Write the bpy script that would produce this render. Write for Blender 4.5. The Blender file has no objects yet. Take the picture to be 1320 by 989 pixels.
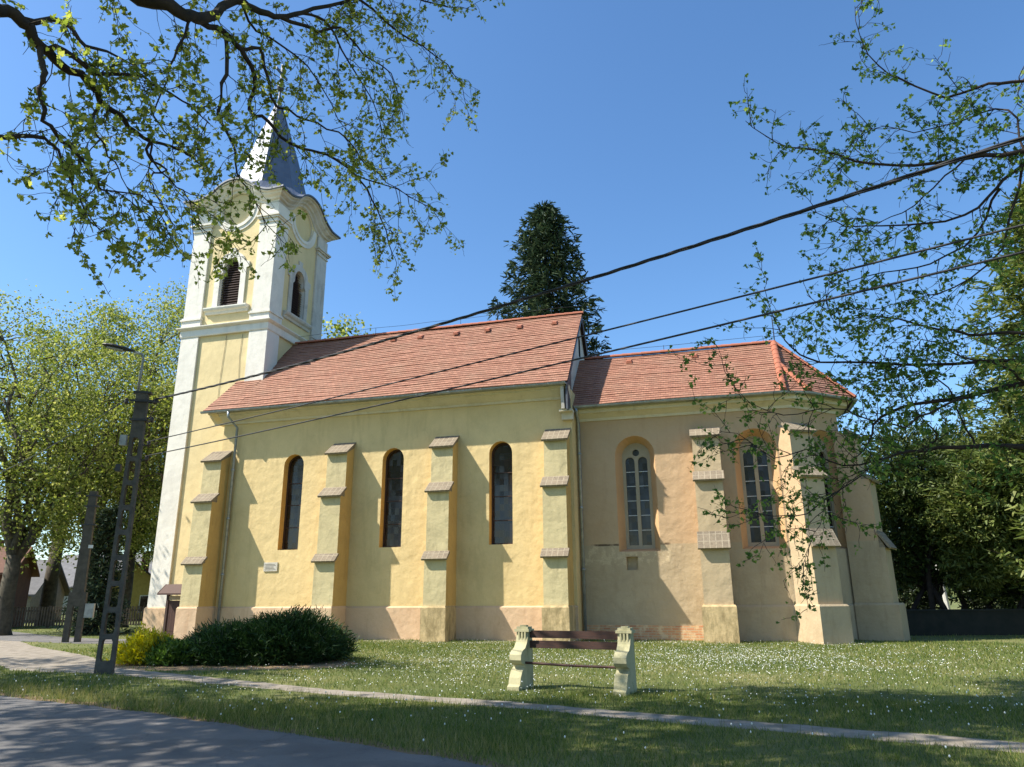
import bpy, math, random
import numpy as np
from mathutils import Vector, Matrix
from mathutils.geometry import tessellate_polygon
random.seed(7); rng = np.random.default_rng(7)
R = math.radians
SC = bpy.context.scene
COL = SC.collection

# ------------------------------------------------------------------ camera, sky, sun, exposure
CAM = Vector((10.46, -25.813, 1.6)); YAW, PIT, ROL, FPX = -0.26874, 0.28221, -0.00781, 932.29
Fv = Vector((math.sin(YAW)*math.cos(PIT), math.cos(YAW)*math.cos(PIT), math.sin(PIT)))
R0 = Vector((math.cos(YAW), -math.sin(YAW), 0)); U0 = R0.cross(Fv)
Rv = R0*math.cos(ROL)+U0*math.sin(ROL); Uv = -R0*math.sin(ROL)+U0*math.cos(ROL)
cd = bpy.data.cameras.new('camera'); cam = bpy.data.objects.new('camera', cd); COL.objects.link(cam)
m = Matrix((Rv, Uv, -Fv)).transposed().to_4x4(); m.translation = CAM; cam.matrix_world = m
cd.sensor_width = 36; cd.sensor_fit = 'HORIZONTAL'; cd.lens = FPX/1320*36; cd.clip_end = 2000; cd.clip_start = .05
SC.camera = cam
SUN = Vector((-.894, -.447, 1.0*1.095)).normalized()
EL = math.asin(SUN.z)
W = bpy.data.worlds.new('World'); SC.world = W; W.use_nodes = True
nt = W.node_tree; nt.nodes.clear()
out = nt.nodes.new('ShaderNodeOutputWorld'); bg = nt.nodes.new('ShaderNodeBackground')
sky = nt.nodes.new('ShaderNodeTexSky'); sky.sky_type = 'NISHITA'; sky.sun_disc = False
sky.sun_elevation = EL; sky.sun_rotation = math.atan2(SUN.x, SUN.y); sky.air_density = 1.0; sky.dust_density = .6; sky.ozone_density = 2.5
bg.inputs['Strength'].default_value = .085
hs = nt.nodes.new('ShaderNodeHueSaturation'); hs.inputs['Saturation'].default_value = 1.14; hs.inputs['Value'].default_value = 1.36
tn = nt.nodes.new('ShaderNodeMix'); tn.data_type = 'RGBA'; tn.blend_type = 'MULTIPLY'; tn.inputs[0].default_value = 1; tn.inputs[7].default_value = (.97, 1.075, 1.13, 1)
nt.links.new(sky.outputs[0], hs.inputs['Color']); nt.links.new(hs.outputs[0], tn.inputs[6]); nt.links.new(tn.outputs[2], bg.inputs['Color']); nt.links.new(bg.outputs[0], out.inputs['Surface'])
sl = bpy.data.lights.new('sun', 'SUN'); sl.energy = 5.0; sl.angle = R(.55); sl.color = (1, .94, .84)
so = bpy.data.objects.new('sun', sl); COL.objects.link(so); so.rotation_mode = 'QUATERNION'
so.rotation_quaternion = SUN.to_track_quat('Z', 'Y'); so.location = (-20, -20, 40)
SC.view_settings.view_transform = 'Standard'; SC.view_settings.look = 'None'; SC.view_settings.gamma = 1
SC.view_settings.exposure = .85; SC.view_settings.use_curve_mapping = False
SC.cycles.max_bounces = 6; SC.cycles.diffuse_bounces = 2; SC.cycles.transparent_max_bounces = 6

def at(px, py, D):
    """world point seen at photo pixel (1320 wide) at horizontal distance D"""
    d = Fv + Rv*((px-660)/FPX) - Uv*((py-494.5)/FPX)
    return CAM + d*(D/math.hypot(d.x, d.y))
def seen(P, mx=40):
    """mask of points inside the frame (photo pixels, with a margin)"""
    d = P - np.array(CAM); z = d@np.array(Fv)
    x = 660+FPX*(d@np.array(Rv))/np.maximum(z, 1e-3); y = 494.5-FPX*(d@np.array(Uv))/np.maximum(z, 1e-3)
    return (z > 0) & (x > -mx) & (x < 1320+mx) & (y > -mx) & (y < 989+mx)

# ------------------------------------------------------------------ materials
def srgb(r, g, b):
    f = lambda c: (c/255/12.92) if c/255 <= .04045 else ((c/255+.055)/1.055)**2.4
    return (f(r), f(g), f(b), 1)
class NT:
    def __init__(s, name):
        s.m = bpy.data.materials.new(name); s.m.use_nodes = True; s.t = s.m.node_tree; s.n = s.t.nodes
        s.b = s.n['Principled BSDF']; s.o = s.n['Material Output']
        s.co = None
    def node(s, typ, **kw):
        n = s.n.new(typ)
        for k, v in kw.items(): setattr(n, k, v)
        return n
    def coord(s, kind='Object'):
        if s.co is None: s.co = s.node('ShaderNodeTexCoord')
        return s.co.outputs[kind]
    def link(s, a, b): s.t.links.new(a, b)
    def noise(s, scale, detail=4, rough=.6, vec=None, stretch=None, dist=0):
        v = vec or s.coord()
        if stretch:
            mp = s.node('ShaderNodeMapping'); mp.inputs['Scale'].default_value = stretch; s.link(v, mp.inputs[0]); v = mp.outputs[0]
        n = s.node('ShaderNodeTexNoise'); n.inputs['Scale'].default_value = scale; n.inputs['Detail'].default_value = detail
        n.inputs['Roughness'].default_value = rough; n.inputs['Distortion'].default_value = dist
        s.link(v, n.inputs['Vector']); return n.outputs['Fac']
    def ramp(s, fac, stops):
        r = s.node('ShaderNodeValToRGB'); e = r.color_ramp.elements
        while len(e) < len(stops): e.new(.5)
        for i, (p, c) in enumerate(stops): e[i].position = p; e[i].color = c if len(c) == 4 else (*c, 1)
        s.link(fac, r.inputs[0]); return r.outputs[0]
    def mix(s, f, a, b, mode='MIX'):
        n = s.node('ShaderNodeMix', data_type='RGBA', blend_type=mode)
        for i, v in ((0, f), (6, a), (7, b)):
            if hasattr(v, 'links') or hasattr(v, 'is_linked'): s.link(v, n.inputs[i])
            else: n.inputs[i].default_value = v
        return n.outputs[2]
    def math(s, op, a, b=None, c=None, clamp=False):
        n = s.node('ShaderNodeMath', operation=op, use_clamp=clamp)
        for i, v in enumerate((a, b, c)):
            if v is None: continue
            if hasattr(v, 'is_linked'): s.link(v, n.inputs[i])
            else: n.inputs[i].default_value = v
        return n.outputs[0]
    def maprange(s, v, a, b, c=0, d=1):
        n = s.node('ShaderNodeMapRange'); s.link(v, n.inputs[0])
        for i, x in enumerate((a, b, c, d)): n.inputs[i+1].default_value = x
        return n.outputs[0]
    def sep(s, v=None):
        n = s.node('ShaderNodeSeparateXYZ'); s.link(v or s.coord(), n.inputs[0]); return n.outputs
    def bump(s, h, strength=.5, dist=.02, prev=None):
        b = s.node('ShaderNodeBump'); b.inputs['Strength'].default_value = strength; b.inputs['Distance'].default_value = dist
        s.link(h, b.inputs['Height'])
        if prev is not None: s.link(prev, b.inputs['Normal'])
        s.link(b.outputs[0], s.b.inputs['Normal']); return b.outputs[0]
    def col(s, c):
        if hasattr(c, 'is_linked'): s.link(c, s.b.inputs['Base Color'])
        else: s.b.inputs['Base Color'].default_value = c
    def rough(s, r): s.b.inputs['Roughness'].default_value = r
M = {}
def plaster(name, base, dark, stain=.35, lump=1.0, extra=None, rough=.9):
    t = NT(name); c = t.mix(t.maprange(t.noise(.9, 5, .6), .3, .7), base, tuple(b*.87 for b in base[:3])+(1,))
    st = t.noise(2.2, 6, .7, stretch=(1.4, 1.4, .25))
    c = t.mix(t.math('MULTIPLY', t.maprange(st, .52, .8), stain), c, dark)
    c = t.mix(t.math('MULTIPLY', t.maprange(t.noise(26, 4, .7), .45, .8), .16), c, dark)
    big = t.noise(.55, 6, .75, dist=.8); c = t.mix(t.math('MULTIPLY', t.maprange(big, .5, .7), stain*.55), c, dark)
    vo = t.node('ShaderNodeTexVoronoi', feature='DISTANCE_TO_EDGE'); vo.inputs['Scale'].default_value = .55; wv = t.node('ShaderNodeVectorMath', operation='ADD'); t.link(t.coord(), wv.inputs[0]); nz = t.node('ShaderNodeTexNoise'); nz.inputs['Scale'].default_value = 1.3; nz.inputs['Detail'].default_value = 6; t.link(t.coord(), nz.inputs['Vector']); t.link(nz.outputs['Color'], wv.inputs[1]); t.link(wv.outputs[0], vo.inputs['Vector'])
    ck = t.math('MULTIPLY', t.maprange(vo.outputs['Distance'], .0, .006, 1, 0), t.maprange(t.noise(.8, 3), .5, .6)); c = t.mix(t.math('MULTIPLY', ck, .3), c, dark)
    if extra: c = extra(t, c)
    t.col(c); t.rough(rough)
    n1 = t.bump(t.noise(2.6, 3, .5), .55*lump, .06); n2 = t.bump(t.noise(11, 4, .6), .30*lump, .02, n1); t.bump(t.noise(90, 3, .6), .25, .004, n2)
    M[name] = t.m; return t.m
def nave_extra(t, c):
    z = t.sep()[2]
    low = t.maprange(t.math('ADD', z, t.math('MULTIPLY', t.noise(3, 4), .5)), 1.3, 2.2, 1, 0)
    return t.mix(t.math('MULTIPLY', low, .18), c, srgb(196, 170, 110))
plaster('nave plaster', srgb(224, 198, 142), srgb(158, 138, 92), .38, 1, nave_extra)
plaster('ochre plaster', srgb(204, 168, 100), srgb(140, 108, 60), .4)
plaster('washed plaster', srgb(204, 188, 142), srgb(128, 116, 84), .55)
plaster('reveal ochre', srgb(212, 172, 96), srgb(150, 110, 60), .3)
def ch_extra(t, c):
    x, y, z = t.sep()[0:3]
    n = t.noise(2.4, 6, .75, dist=.6)
    zz = t.math('ADD', z, t.math('MULTIPLY', n, 1.1))
    band = t.math('MULTIPLY', t.maprange(zz, 3.1, 3.16), t.maprange(zz, 3.78, 3.82, 1, 0))
    pat = t.math('MULTIPLY', band, t.maprange(t.noise(3.1, 5, .7), .49, .53))
    inx = t.maprange(x, 9.8, 9.9, 1, 0)
    pat = t.math('MULTIPLY', pat, inx)
    c = t.mix(pat, c, t.mix(t.noise(20, 4), srgb(214, 196, 160), srgb(170, 146, 112)))
    up = t.maprange(z, 3.22, 3.26); c = t.mix(t.math('MULTIPLY', up, .5), c, srgb(196, 158, 118))
    crack = t.math('MULTIPLY', t.math('MULTIPLY', t.maprange(z, 3.2, 3.22), t.maprange(z, 3.27, 3.29, 1, 0)), inx)
    return t.mix(t.math('MULTIPLY', crack, t.maprange(t.noise(1.7, 3), .42, .55)), c, srgb(96, 78, 58))
plaster('chancel plaster', srgb(186, 165, 132), srgb(140, 116, 84), .55, 1.2, ch_extra)
plaster('chancel washed', srgb(190, 168, 132), srgb(140, 116, 88), .4)
plaster('reveal orange', srgb(198, 160, 116), srgb(180, 120, 70), .4)
plaster('peach plinth', srgb(214, 182, 146), srgb(158, 118, 84), .5)
def pl_extra(t, c):
    z = t.sep()[2]
    g = t.math('MULTIPLY', t.maprange(t.noise(4, 6, .75, stretch=(1, 1, .35)), .42, .62), t.maprange(z, -.2, 1.2, .95, .55))
    return t.mix(g, c, srgb(120, 104, 66))
plaster('mossy plinth', srgb(206, 180, 132), srgb(110, 96, 60), .6, 1, pl_extra)
plaster('tower plaster', srgb(228, 206, 154), srgb(170, 150, 100), .25, .6)
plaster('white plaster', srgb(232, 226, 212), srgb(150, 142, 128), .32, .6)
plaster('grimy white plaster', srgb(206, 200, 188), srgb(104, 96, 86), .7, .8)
plaster('stone frame', srgb(170, 156, 130), srgb(116, 102, 82), .4, .8)
plaster('cast concrete', srgb(184, 176, 138), srgb(96, 98, 58), .9, .7)
plaster('cornice render', srgb(216, 206, 180), srgb(150, 134, 90), .5, .6)

t = NT('roof tile'); uv = t.node('ShaderNodeUVMap').outputs[0]
br = t.node('ShaderNodeTexBrick', offset=.5, squash=1); t.link(uv, br.inputs['Vector'])
br.inputs['Scale'].default_value = 1; br.inputs['Brick Width'].default_value = .18; br.inputs['Row Height'].default_value = .165
br.inputs['Mortar Size'].default_value = .006; br.inputs['Mortar Smooth'].default_value = .2; br.inputs['Bias'].default_value = 0
br.inputs['Color1'].default_value = srgb(164, 116, 92); br.inputs['Color2'].default_value = srgb(140, 94, 72); br.inputs['Mortar'].default_value = srgb(104, 76, 66)
wn = t.node('ShaderNodeTexWhiteNoise', noise_dimensions='2D')
mp = t.node('ShaderNodeVectorMath', operation='SNAP'); t.link(uv, mp.inputs[0]); mp.inputs[1].default_value = (.09, .165, 1); t.link(mp.outputs[0], wn.inputs['Vector'])
c = t.mix(t.math('MULTIPLY', t.maprange(wn.outputs['Value'], .55, 1), .45), br.outputs['Color'], srgb(140, 92, 74))
c = t.mix(t.math('MULTIPLY', t.maprange(t.noise(1.1, 6, .7), .45, .75), .5), c, srgb(146, 118, 96))
c = t.mix(t.math('MULTIPLY', t.maprange(t.noise(7, 5, .8), .5, .8), .45), c, srgb(110, 84, 68))
t.col(c); t.rough(.85); t.bump(t.noise(40, 3), .2, .01, t.bump(br.outputs['Fac'], .35, -.012)); M['tile'] = t.m
t = NT('ridge tile'); c = t.mix(t.noise(6, 4), srgb(180, 108, 78), srgb(146, 86, 64)); c = t.mix(t.math('MULTIPLY', t.maprange(t.noise(19, 4), .5, .7), .4), c, srgb(110, 80, 64))
t.col(c); t.rough(.85); M['ridge'] = t.m
t = NT('coping tile'); uv = t.node('ShaderNodeUVMap').outputs[0]
br = t.node('ShaderNodeTexBrick', offset=.0, squash=1); t.link(uv, br.inputs['Vector'])
br.inputs['Scale'].default_value = 1; br.inputs['Brick Width'].default_value = .2; br.inputs['Row Height'].default_value = .29; br.inputs['Mortar Size'].default_value = .012
br.inputs['Color1'].default_value = srgb(134, 120, 100); br.inputs['Color2'].default_value = srgb(110, 98, 82); br.inputs['Mortar'].default_value = srgb(158, 146, 124)
c = t.mix(t.math('MULTIPLY', t.maprange(t.noise(5, 6, .8), .45, .7), .6), br.outputs['Color'], srgb(142, 130, 108)); c = t.mix(t.math('MULTIPLY', t.maprange(t.noise(12, 6, .75), .5, .7), .65), c, srgb(84, 76, 62))
t.col(c); t.rough(.95); t.bump(t.noise(30, 4), .6, .02); M['coping'] = t.m
t = NT('old brick'); uv = t.node('ShaderNodeUVMap').outputs[0]
br = t.node('ShaderNodeTexBrick', offset=.5, squash=1); t.link(uv, br.inputs['Vector'])
br.inputs['Scale'].default_value = 1; br.inputs['Brick Width'].default_value = .26; br.inputs['Row Height'].default_value = .085; br.inputs['Mortar Size'].default_value = .012
br.inputs['Color1'].default_value = srgb(190, 128, 90); br.inputs['Color2'].default_value = srgb(206, 160, 116); br.inputs['Mortar'].default_value = srgb(190, 170, 138)
c = t.mix(t.maprange(t.noise(4, 5, .7), .5, .62), br.outputs['Color'], srgb(212, 186, 146))
t.col(c); t.rough(.95); t.bump(t.noise(30, 4), .5, .02, t.bump(br.outputs['Fac'], .6, -.015)); M['brick'] = t.m
def simple(name, c1, c2=None, rough=.7, metal=0, sc=6, bump=.2, stretch=None, spec=.5):
    t = NT(name); c2 = c2 or tuple(x*.7 for x in c1[:3])+(1,)
    n = t.noise(sc, 5, .65, stretch=stretch); t.col(t.mix(t.maprange(n, .3, .7), c1, c2)); t.rough(rough)
    t.b.inputs['Metallic'].default_value = metal; t.b.inputs['Specular IOR Level'].default_value = spec
    if bump: t.bump(t.noise(sc*5, 4, .6, stretch=stretch), bump, .01)
    M[name] = t.m; return t.m
t = NT('spire sheet'); uv = t.node('ShaderNodeUVMap').outputs[0]
br = t.node('ShaderNodeTexBrick', offset=.5, squash=1); t.link(uv, br.inputs['Vector'])
br.inputs['Scale'].default_value = 1; br.inputs['Brick Width'].default_value = .3; br.inputs['Row Height'].default_value = .3; br.inputs['Mortar Size'].default_value = .012
br.inputs['Color1'].default_value = srgb(100, 108, 124); br.inputs['Color2'].default_value = srgb(88, 96, 112); br.inputs['Mortar'].default_value = srgb(100, 104, 112)
c = t.mix(t.math('MULTIPLY', t.maprange(t.noise(1.6, 5), .5, .75), .4), br.outputs['Color'], srgb(120, 122, 126))
t.col(c); t.rough(.5); t.b.inputs['Metallic'].default_value = .25; t.bump(br.outputs['Fac'], .4, -.012); M['spire'] = t.m
simple('galvanised', srgb(170, 176, 180), srgb(130, 136, 142), .4, .5)
simple('cornice sheet', srgb(104, 108, 114), srgb(76, 78, 84), .5, .5)
simple('dark wood', srgb(74, 52, 42), srgb(48, 34, 30), .75, stretch=(1, 1, 6))
simple('louvre wood', srgb(84, 62, 54), srgb(52, 38, 34), .8)
simple('red brown wood', srgb(82, 52, 40), srgb(56, 36, 28), .7, sc=9, stretch=(6, 6, .6))
simple('bench wood', srgb(80, 48, 34), srgb(40, 26, 20), .7, sc=5, stretch=(1, 6, 8))
simple('pole concrete', srgb(98, 92, 84), srgb(66, 62, 58), .9, sc=5, bump=.5)
simple('dark metal', srgb(66, 66, 68), srgb(44, 44, 48), .55, .3)
simple('light metal', srgb(170, 170, 166), srgb(130, 130, 128), .5, .4)
simple('cable black', srgb(34, 34, 38), srgb(24, 24, 28), .6, bump=0)
simple('shaded wall', srgb(44, 42, 34), srgb(28, 30, 22), .95, sc=3, bump=.5)  # near-black base: the wall's deep shade is put into its colour
simple('shaded pole concrete', srgb(88, 82, 72), srgb(60, 56, 50), .9, sc=5, bump=.5)  # darker copy of the pole concrete, with shade painted into its colour
simple('plane bark', srgb(92, 84, 68), srgb(54, 48, 38), .95, sc=5, bump=.8)
simple('pale bark', srgb(168, 160, 138), srgb(104, 94, 76), .95, sc=4, bump=.6)
simple('dark bark', srgb(62, 50, 42), srgb(36, 30, 26), .95, sc=6, bump=.6)
simple('marble plaque', srgb(206, 200, 186), srgb(180, 172, 156), .5)
simple('engraving', srgb(96, 88, 76), None, .8, bump=0)
simple('house ochre', srgb(178, 160, 90), None, .9); simple('house brick red', srgb(112, 70, 52), srgb(86, 54, 42), .9, sc=3)
simple('house render', srgb(150, 146, 134), None, .9)
simple('grey roof', srgb(118, 116, 114), srgb(92, 90, 90), .85, sc=2); simple('brown roof', srgb(120, 84, 68), srgb(96, 68, 56), .85, sc=4)
simple('dark roof', srgb(72, 64, 58), srgb(50, 46, 42), .9, sc=3)
simple('fence wood', srgb(92, 80, 68), srgb(62, 54, 46), .85); simple('white paint', srgb(214, 214, 210), None, .6)
simple('plastic insulator', srgb(58, 40, 34), None, .35, bump=0)
t = NT('dark glass'); wn = t.node('ShaderNodeTexWhiteNoise'); sv = t.node('ShaderNodeVectorMath', operation='SNAP'); t.link(t.coord(), sv.inputs[0]); sv.inputs[1].default_value = (.17, 1, .24); t.link(sv.outputs[0], wn.inputs['Vector'])
t.col(t.mix(wn.outputs['Value'], srgb(28, 23, 20), srgb(48, 42, 37))); ge = t.node('ShaderNodeNewGeometry'); va = t.node('ShaderNodeVectorMath', operation='SUBTRACT'); t.link(wn.outputs['Color'], va.inputs[0]); va.inputs[1].default_value = (.5, .5, .5)
vs = t.node('ShaderNodeVectorMath', operation='SCALE'); t.link(va.outputs[0], vs.inputs[0]); vs.inputs['Scale'].default_value = .05; vd = t.node('ShaderNodeVectorMath', operation='ADD'); t.link(vs.outputs[0], vd.inputs[0]); t.link(ge.outputs['Normal'], vd.inputs[1]); t.link(vd.outputs[0], t.b.inputs['Normal']); t.rough(.14); M['glass'] = t.m
t = NT('lamp glass'); t.col(srgb(150, 154, 156)); t.rough(.2); M['lamp glass'] = t.m
# ground materials
t = NT('grass ground'); n = t.noise(.35, 6, .65); c = t.ramp(n, [(.3, srgb(78, 90, 38)), (.5, srgb(104, 110, 54)), (.7, srgb(146, 138, 88))])
c = t.mix(t.math('MULTIPLY', t.maprange(t.noise(6, 5, .7), .5, .75), .6), c, srgb(128, 120, 76)); c = t.mix(t.math('MULTIPLY', t.maprange(t.noise(28, 4, .7), .4, .7), .5), c, srgb(60, 80, 28))
t.col(c); t.rough(1); t.bump(t.noise(30, 4), 1, .05); M['lawn'] = t.m
t = NT('asphalt'); c = t.mix(t.maprange(t.noise(.8, 5, .6), .35, .65), srgb(112, 108, 104), srgb(88, 86, 84)); c = t.mix(t.math('MULTIPLY', t.maprange(t.noise(120, 2), .5, .75), .5), c, srgb(150, 146, 142))
c = t.mix(t.math('MULTIPLY', t.maprange(t.noise(2.5, 7, .8, dist=1), .56, .6), .25), c, srgb(64, 62, 64))
vo = t.node('ShaderNodeTexVoronoi', feature='DISTANCE_TO_EDGE'); vo.inputs['Scale'].default_value = .6; wv = t.node('ShaderNodeVectorMath', operation='ADD'); nz = t.node('ShaderNodeTexNoise'); nz.inputs['Scale'].default_value = 1.6; nz.inputs['Detail'].default_value = 7; t.link(t.coord(), nz.inputs['Vector']); t.link(t.coord(), wv.inputs[0]); t.link(nz.outputs['Color'], wv.inputs[1]); t.link(wv.outputs[0], vo.inputs['Vector'])
c = t.mix(t.math('MULTIPLY', t.maprange(vo.outputs['Distance'], .003, .012, 1, 0), .3), c, srgb(44, 42, 40)); c = t.mix(t.math('MULTIPLY', t.maprange(t.noise(.45, 4), .54, .56), .22), c, srgb(64, 62, 62))
t.col(c); t.rough(.85); t.bump(t.noise(150, 2), .5, .01); M['asphalt'] = t.m
t = NT('trodden path'); c = t.mix(t.maprange(t.noise(3, 6, .7), .4, .62), srgb(152, 142, 128), srgb(122, 112, 96)); c = t.mix(t.math('MULTIPLY', t.maprange(t.noise(60, 3), .5, .7), .5), c, srgb(110, 100, 86))
t.col(c); t.rough(.95); t.bump(t.noise(60, 4), .5, .02); M['path'] = t.m
t = NT('apron'); c = t.mix(t.maprange(t.noise(5, 6, .75), .42, .56), srgb(178, 168, 150), srgb(96, 104, 56)); t.col(c); t.rough(.95); t.bump(t.noise(20, 5), .8, .04); M['apron'] = t.m
t = NT('bare earth'); c = t.mix(t.noise(5, 6, .7), srgb(150, 124, 92), srgb(104, 86, 62)); t.col(c); t.rough(1); t.bump(t.noise(30, 4), .8, .04); M['earth'] = t.m
def leafmat(name, cols, trans=.35, rough=.55):
    t = NT(name); g = t.node('ShaderNodeNewGeometry')
    stops = [(i/(len(cols)-1), srgb(*c)) for i, c in enumerate(cols)]
    c = t.ramp(g.outputs['Random Per Island'], stops)
    n = t.noise(.5, 3); c = t.mix(t.math('MULTIPLY', t.maprange(n, .4, .65), .35), c, srgb(*cols[0]))
    t.col(c); t.rough(rough); t.b.inputs['Specular IOR Level'].default_value = .3
    tr = t.node('ShaderNodeBsdfTranslucent'); t.link(t.mix(.5, c, (.9, 1, .2, 1), 'MULTIPLY'), tr.inputs[0])
    hs = t.node('ShaderNodeHueSaturation'); hs.inputs['Value'].default_value = 1.6; hs.inputs['Saturation'].default_value = 1.1
    t.link(c, hs.inputs['Color']); t.link(hs.outputs[0], tr.inputs[0])
    mx = t.node('ShaderNodeMixShader'); mx.inputs[0].default_value = trans
    t.link(t.b.outputs[0], mx.inputs[1]); t.link(tr.outputs[0], mx.inputs[2]); t.link(mx.outputs[0], t.o.inputs['Surface'])
    M[name] = t.m
leafmat('spring leaf', [(92, 106, 46), (122, 134, 62), (146, 154, 76), (184, 186, 104)], .6)
leafmat('right leaf', [(66, 92, 46), (86, 112, 54), (112, 136, 66), (146, 160, 80)], .6)
leafmat('plane crown', [(84, 98, 42), (112, 124, 56), (142, 148, 74), (172, 172, 104)], .45)
leafmat('spruce needle', [(34, 50, 38), (48, 66, 48), (66, 84, 60), (96, 106, 72)], .12)
leafmat('yew needle', [(34, 48, 22), (54, 70, 30), (76, 92, 42), (96, 108, 52)], .15)
leafmat('thicket leaf', [(24, 34, 16), (34, 46, 20), (48, 62, 26)], .08)  # leaf colours darkened to carry the deep shade below the evergreens
leafmat('cypress needle', [(70, 84, 40), (92, 106, 52), (116, 128, 68), (140, 142, 84)], .25)
leafmat('juniper needle', [(26, 44, 18), (38, 62, 26), (54, 80, 34), (78, 102, 50)], .15)
leafmat('golden leaf', [(150, 142, 34), (190, 178, 44), (212, 198, 62), (140, 146, 44)], .35)
leafmat('shrub leaf', [(60, 84, 34), (80, 106, 44), (104, 126, 56)], .3)
leafmat('grass blade', [(58, 82, 28), (84, 104, 40), (116, 126, 56), (160, 150, 94)], .3, .7)
leafmat('dry grass', [(96, 104, 50), (140, 134, 76), (178, 162, 112)], .3, .7)
leafmat('daisy petal', [(226, 226, 220), (240, 240, 236)], .3)
leafmat('far wood', [(84, 98, 56), (110, 120, 72), (136, 138, 92)], .2)

# ------------------------------------------------------------------ mesh helpers
ORG = {}
def empty(name, loc):
    o = bpy.data.objects.new(name, None); COL.objects.link(o); o.location = loc; ORG[o.name] = Vector(loc); return o
def tag(o, label=None, cat=None, group=None, kind=None):
    if label: o['label'] = label
    if cat: o['category'] = cat
    if group: o['group'] = group
    if kind: o['kind'] = kind
    return o
def mat(m): return M[m] if isinstance(m, str) else m
class MB:
    def __init__(s): s.v = []; s.f = []; s.mi = []; s.uv = []
    def face(s, pts, mi=0, uv=None):
        i = len(s.v); s.v += [tuple(p) for p in pts]; s.f.append(tuple(range(i, i+len(pts)))); s.mi.append(mi); s.uv.append(uv)
    def hexa(s, p, mi=0):
        for q in ((0, 3, 2, 1), (4, 5, 6, 7), (0, 1, 5, 4), (1, 2, 6, 5), (2, 3, 7, 6), (3, 0, 4, 7)): s.face([p[k] for k in q], mi)
    def box(s, x0, x1, y0, y1, z0, z1, mi=0):
        s.hexa([(x0, y0, z0), (x1, y0, z0), (x1, y1, z0), (x0, y1, z0), (x0, y0, z1), (x1, y0, z1), (x1, y1, z1), (x0, y1, z1)], mi)
    def obox(s, o, a, b, c, mi=0):
        o, a, b, c = map(Vector, (o, a, b, c)); s.hexa([o, o+a, o+a+b, o+b, o+c, o+a+c, o+a+b+c, o+b+c], mi)
    def tube(s, pts, rad, n=6, mi=0, caps=True):
        pts = [Vector(p) for p in pts]
        if not hasattr(rad, '__len__'): rad = [rad]*len(pts)
        i0 = len(s.v); up = Vector((.13, .21, .97))
        for k, p in enumerate(pts):
            d = (pts[min(k+1, len(pts)-1)]-pts[max(k-1, 0)]); d = d.normalized() if d.length > 1e-9 else Vector((0, 0, 1))
            a = d.cross(up if abs(d.dot(up)) < .95 else Vector((1, 0, 0))).normalized(); b = d.cross(a)
            for j in range(n):
                t = 2*math.pi*j/n; s.v.append(tuple(p+(a*math.cos(t)+b*math.sin(t))*rad[k]))
        for k in range(len(pts)-1):
            for j in range(n):
                q = (i0+k*n+j, i0+k*n+(j+1) % n, i0+(k+1)*n+(j+1) % n, i0+(k+1)*n+j); s.f.append(q); s.mi.append(mi); s.uv.append(None)
        if caps:
            s.f.append(tuple(i0+j for j in range(n))[::-1]); s.mi.append(mi); s.uv.append(None)
            s.f.append(tuple(i0+(len(pts)-1)*n+j for j in range(n))); s.mi.append(mi); s.uv.append(None)
    def slab(s, O, u, w, n, outer, holes=(), th=.4, mats=(0, 1, 0), uvm=False):
        """flat slab: outline in (u,w) coords from O, outward normal n; holes as loops or (front,back) pairs; mats = front/back, reveal, rim"""
        O, u, w, n = map(Vector, (O, u, w, n))
        hf = [h[0] if isinstance(h[0][0], (tuple, list)) else h for h in holes]; hb = [h[1] if isinstance(h[0][0], (tuple, list)) else h for h in holes]
        P = lambda q, d: O+u*q[0]+w*q[1]-n*d
        def cap(loops, d, flip):
            flat = [q for l in loops for q in l]
            tris = tessellate_polygon([[Vector((q[0], q[1], 0)) for q in l] for l in loops])
            for tr in tris:
                a, b, c = [flat[i] for i in tr]
                ar = (b[0]-a[0])*(c[1]-a[1])-(b[1]-a[1])*(c[0]-a[0])
                if abs(ar) < 1e-9: continue
                if (ar < 0) != flip: a, c = c, a
                s.face([P(a, d), P(b, d), P(c, d)], mats[0], [a, b, c] if uvm else None)
        cap([outer]+hf, 0, False); cap([outer]+hb, th, True)
        k = len(outer)
        for i in range(k): s.face([P(outer[i], 0), P(outer[i], th), P(outer[(i+1) % k], th), P(outer[(i+1) % k], 0)], mats[2])
        for a, b in zip(hf, hb):
            k = len(a)
            for i in range(k): s.face([P(a[i], 0), P(a[(i+1) % k], 0), P(b[(i+1) % k], th), P(b[i], th)], mats[1])
    def build(s, name, mats, parent=None, smooth=False):
        me = bpy.data.meshes.new(name); off = ORG[parent.name] if parent else Vector((0, 0, 0))
        a = np.array(s.v, dtype=float)-np.array(off); me.from_pydata(a.tolist(), [], s.f)
        for mm in (mats if isinstance(mats, (list, tuple)) else [mats]): me.materials.append(mat(mm))
        me.polygons.foreach_set('material_index', s.mi)
        if any(x is not None for x in s.uv):
            ul = me.uv_layers.new(name='UVMap'); k = 0
            for f, uvs in zip(s.f, s.uv):
                for j in range(len(f)):
                    if uvs is not None: ul.data[k].uv = uvs[j]
                    k += 1
        if smooth: me.polygons.foreach_set('use_smooth', [True]*len(s.f))
        me.update(); o = bpy.data.objects.new(name, me); COL.objects.link(o)
        if parent: o.parent = parent
        ORG[o.name] = off; return o
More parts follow.
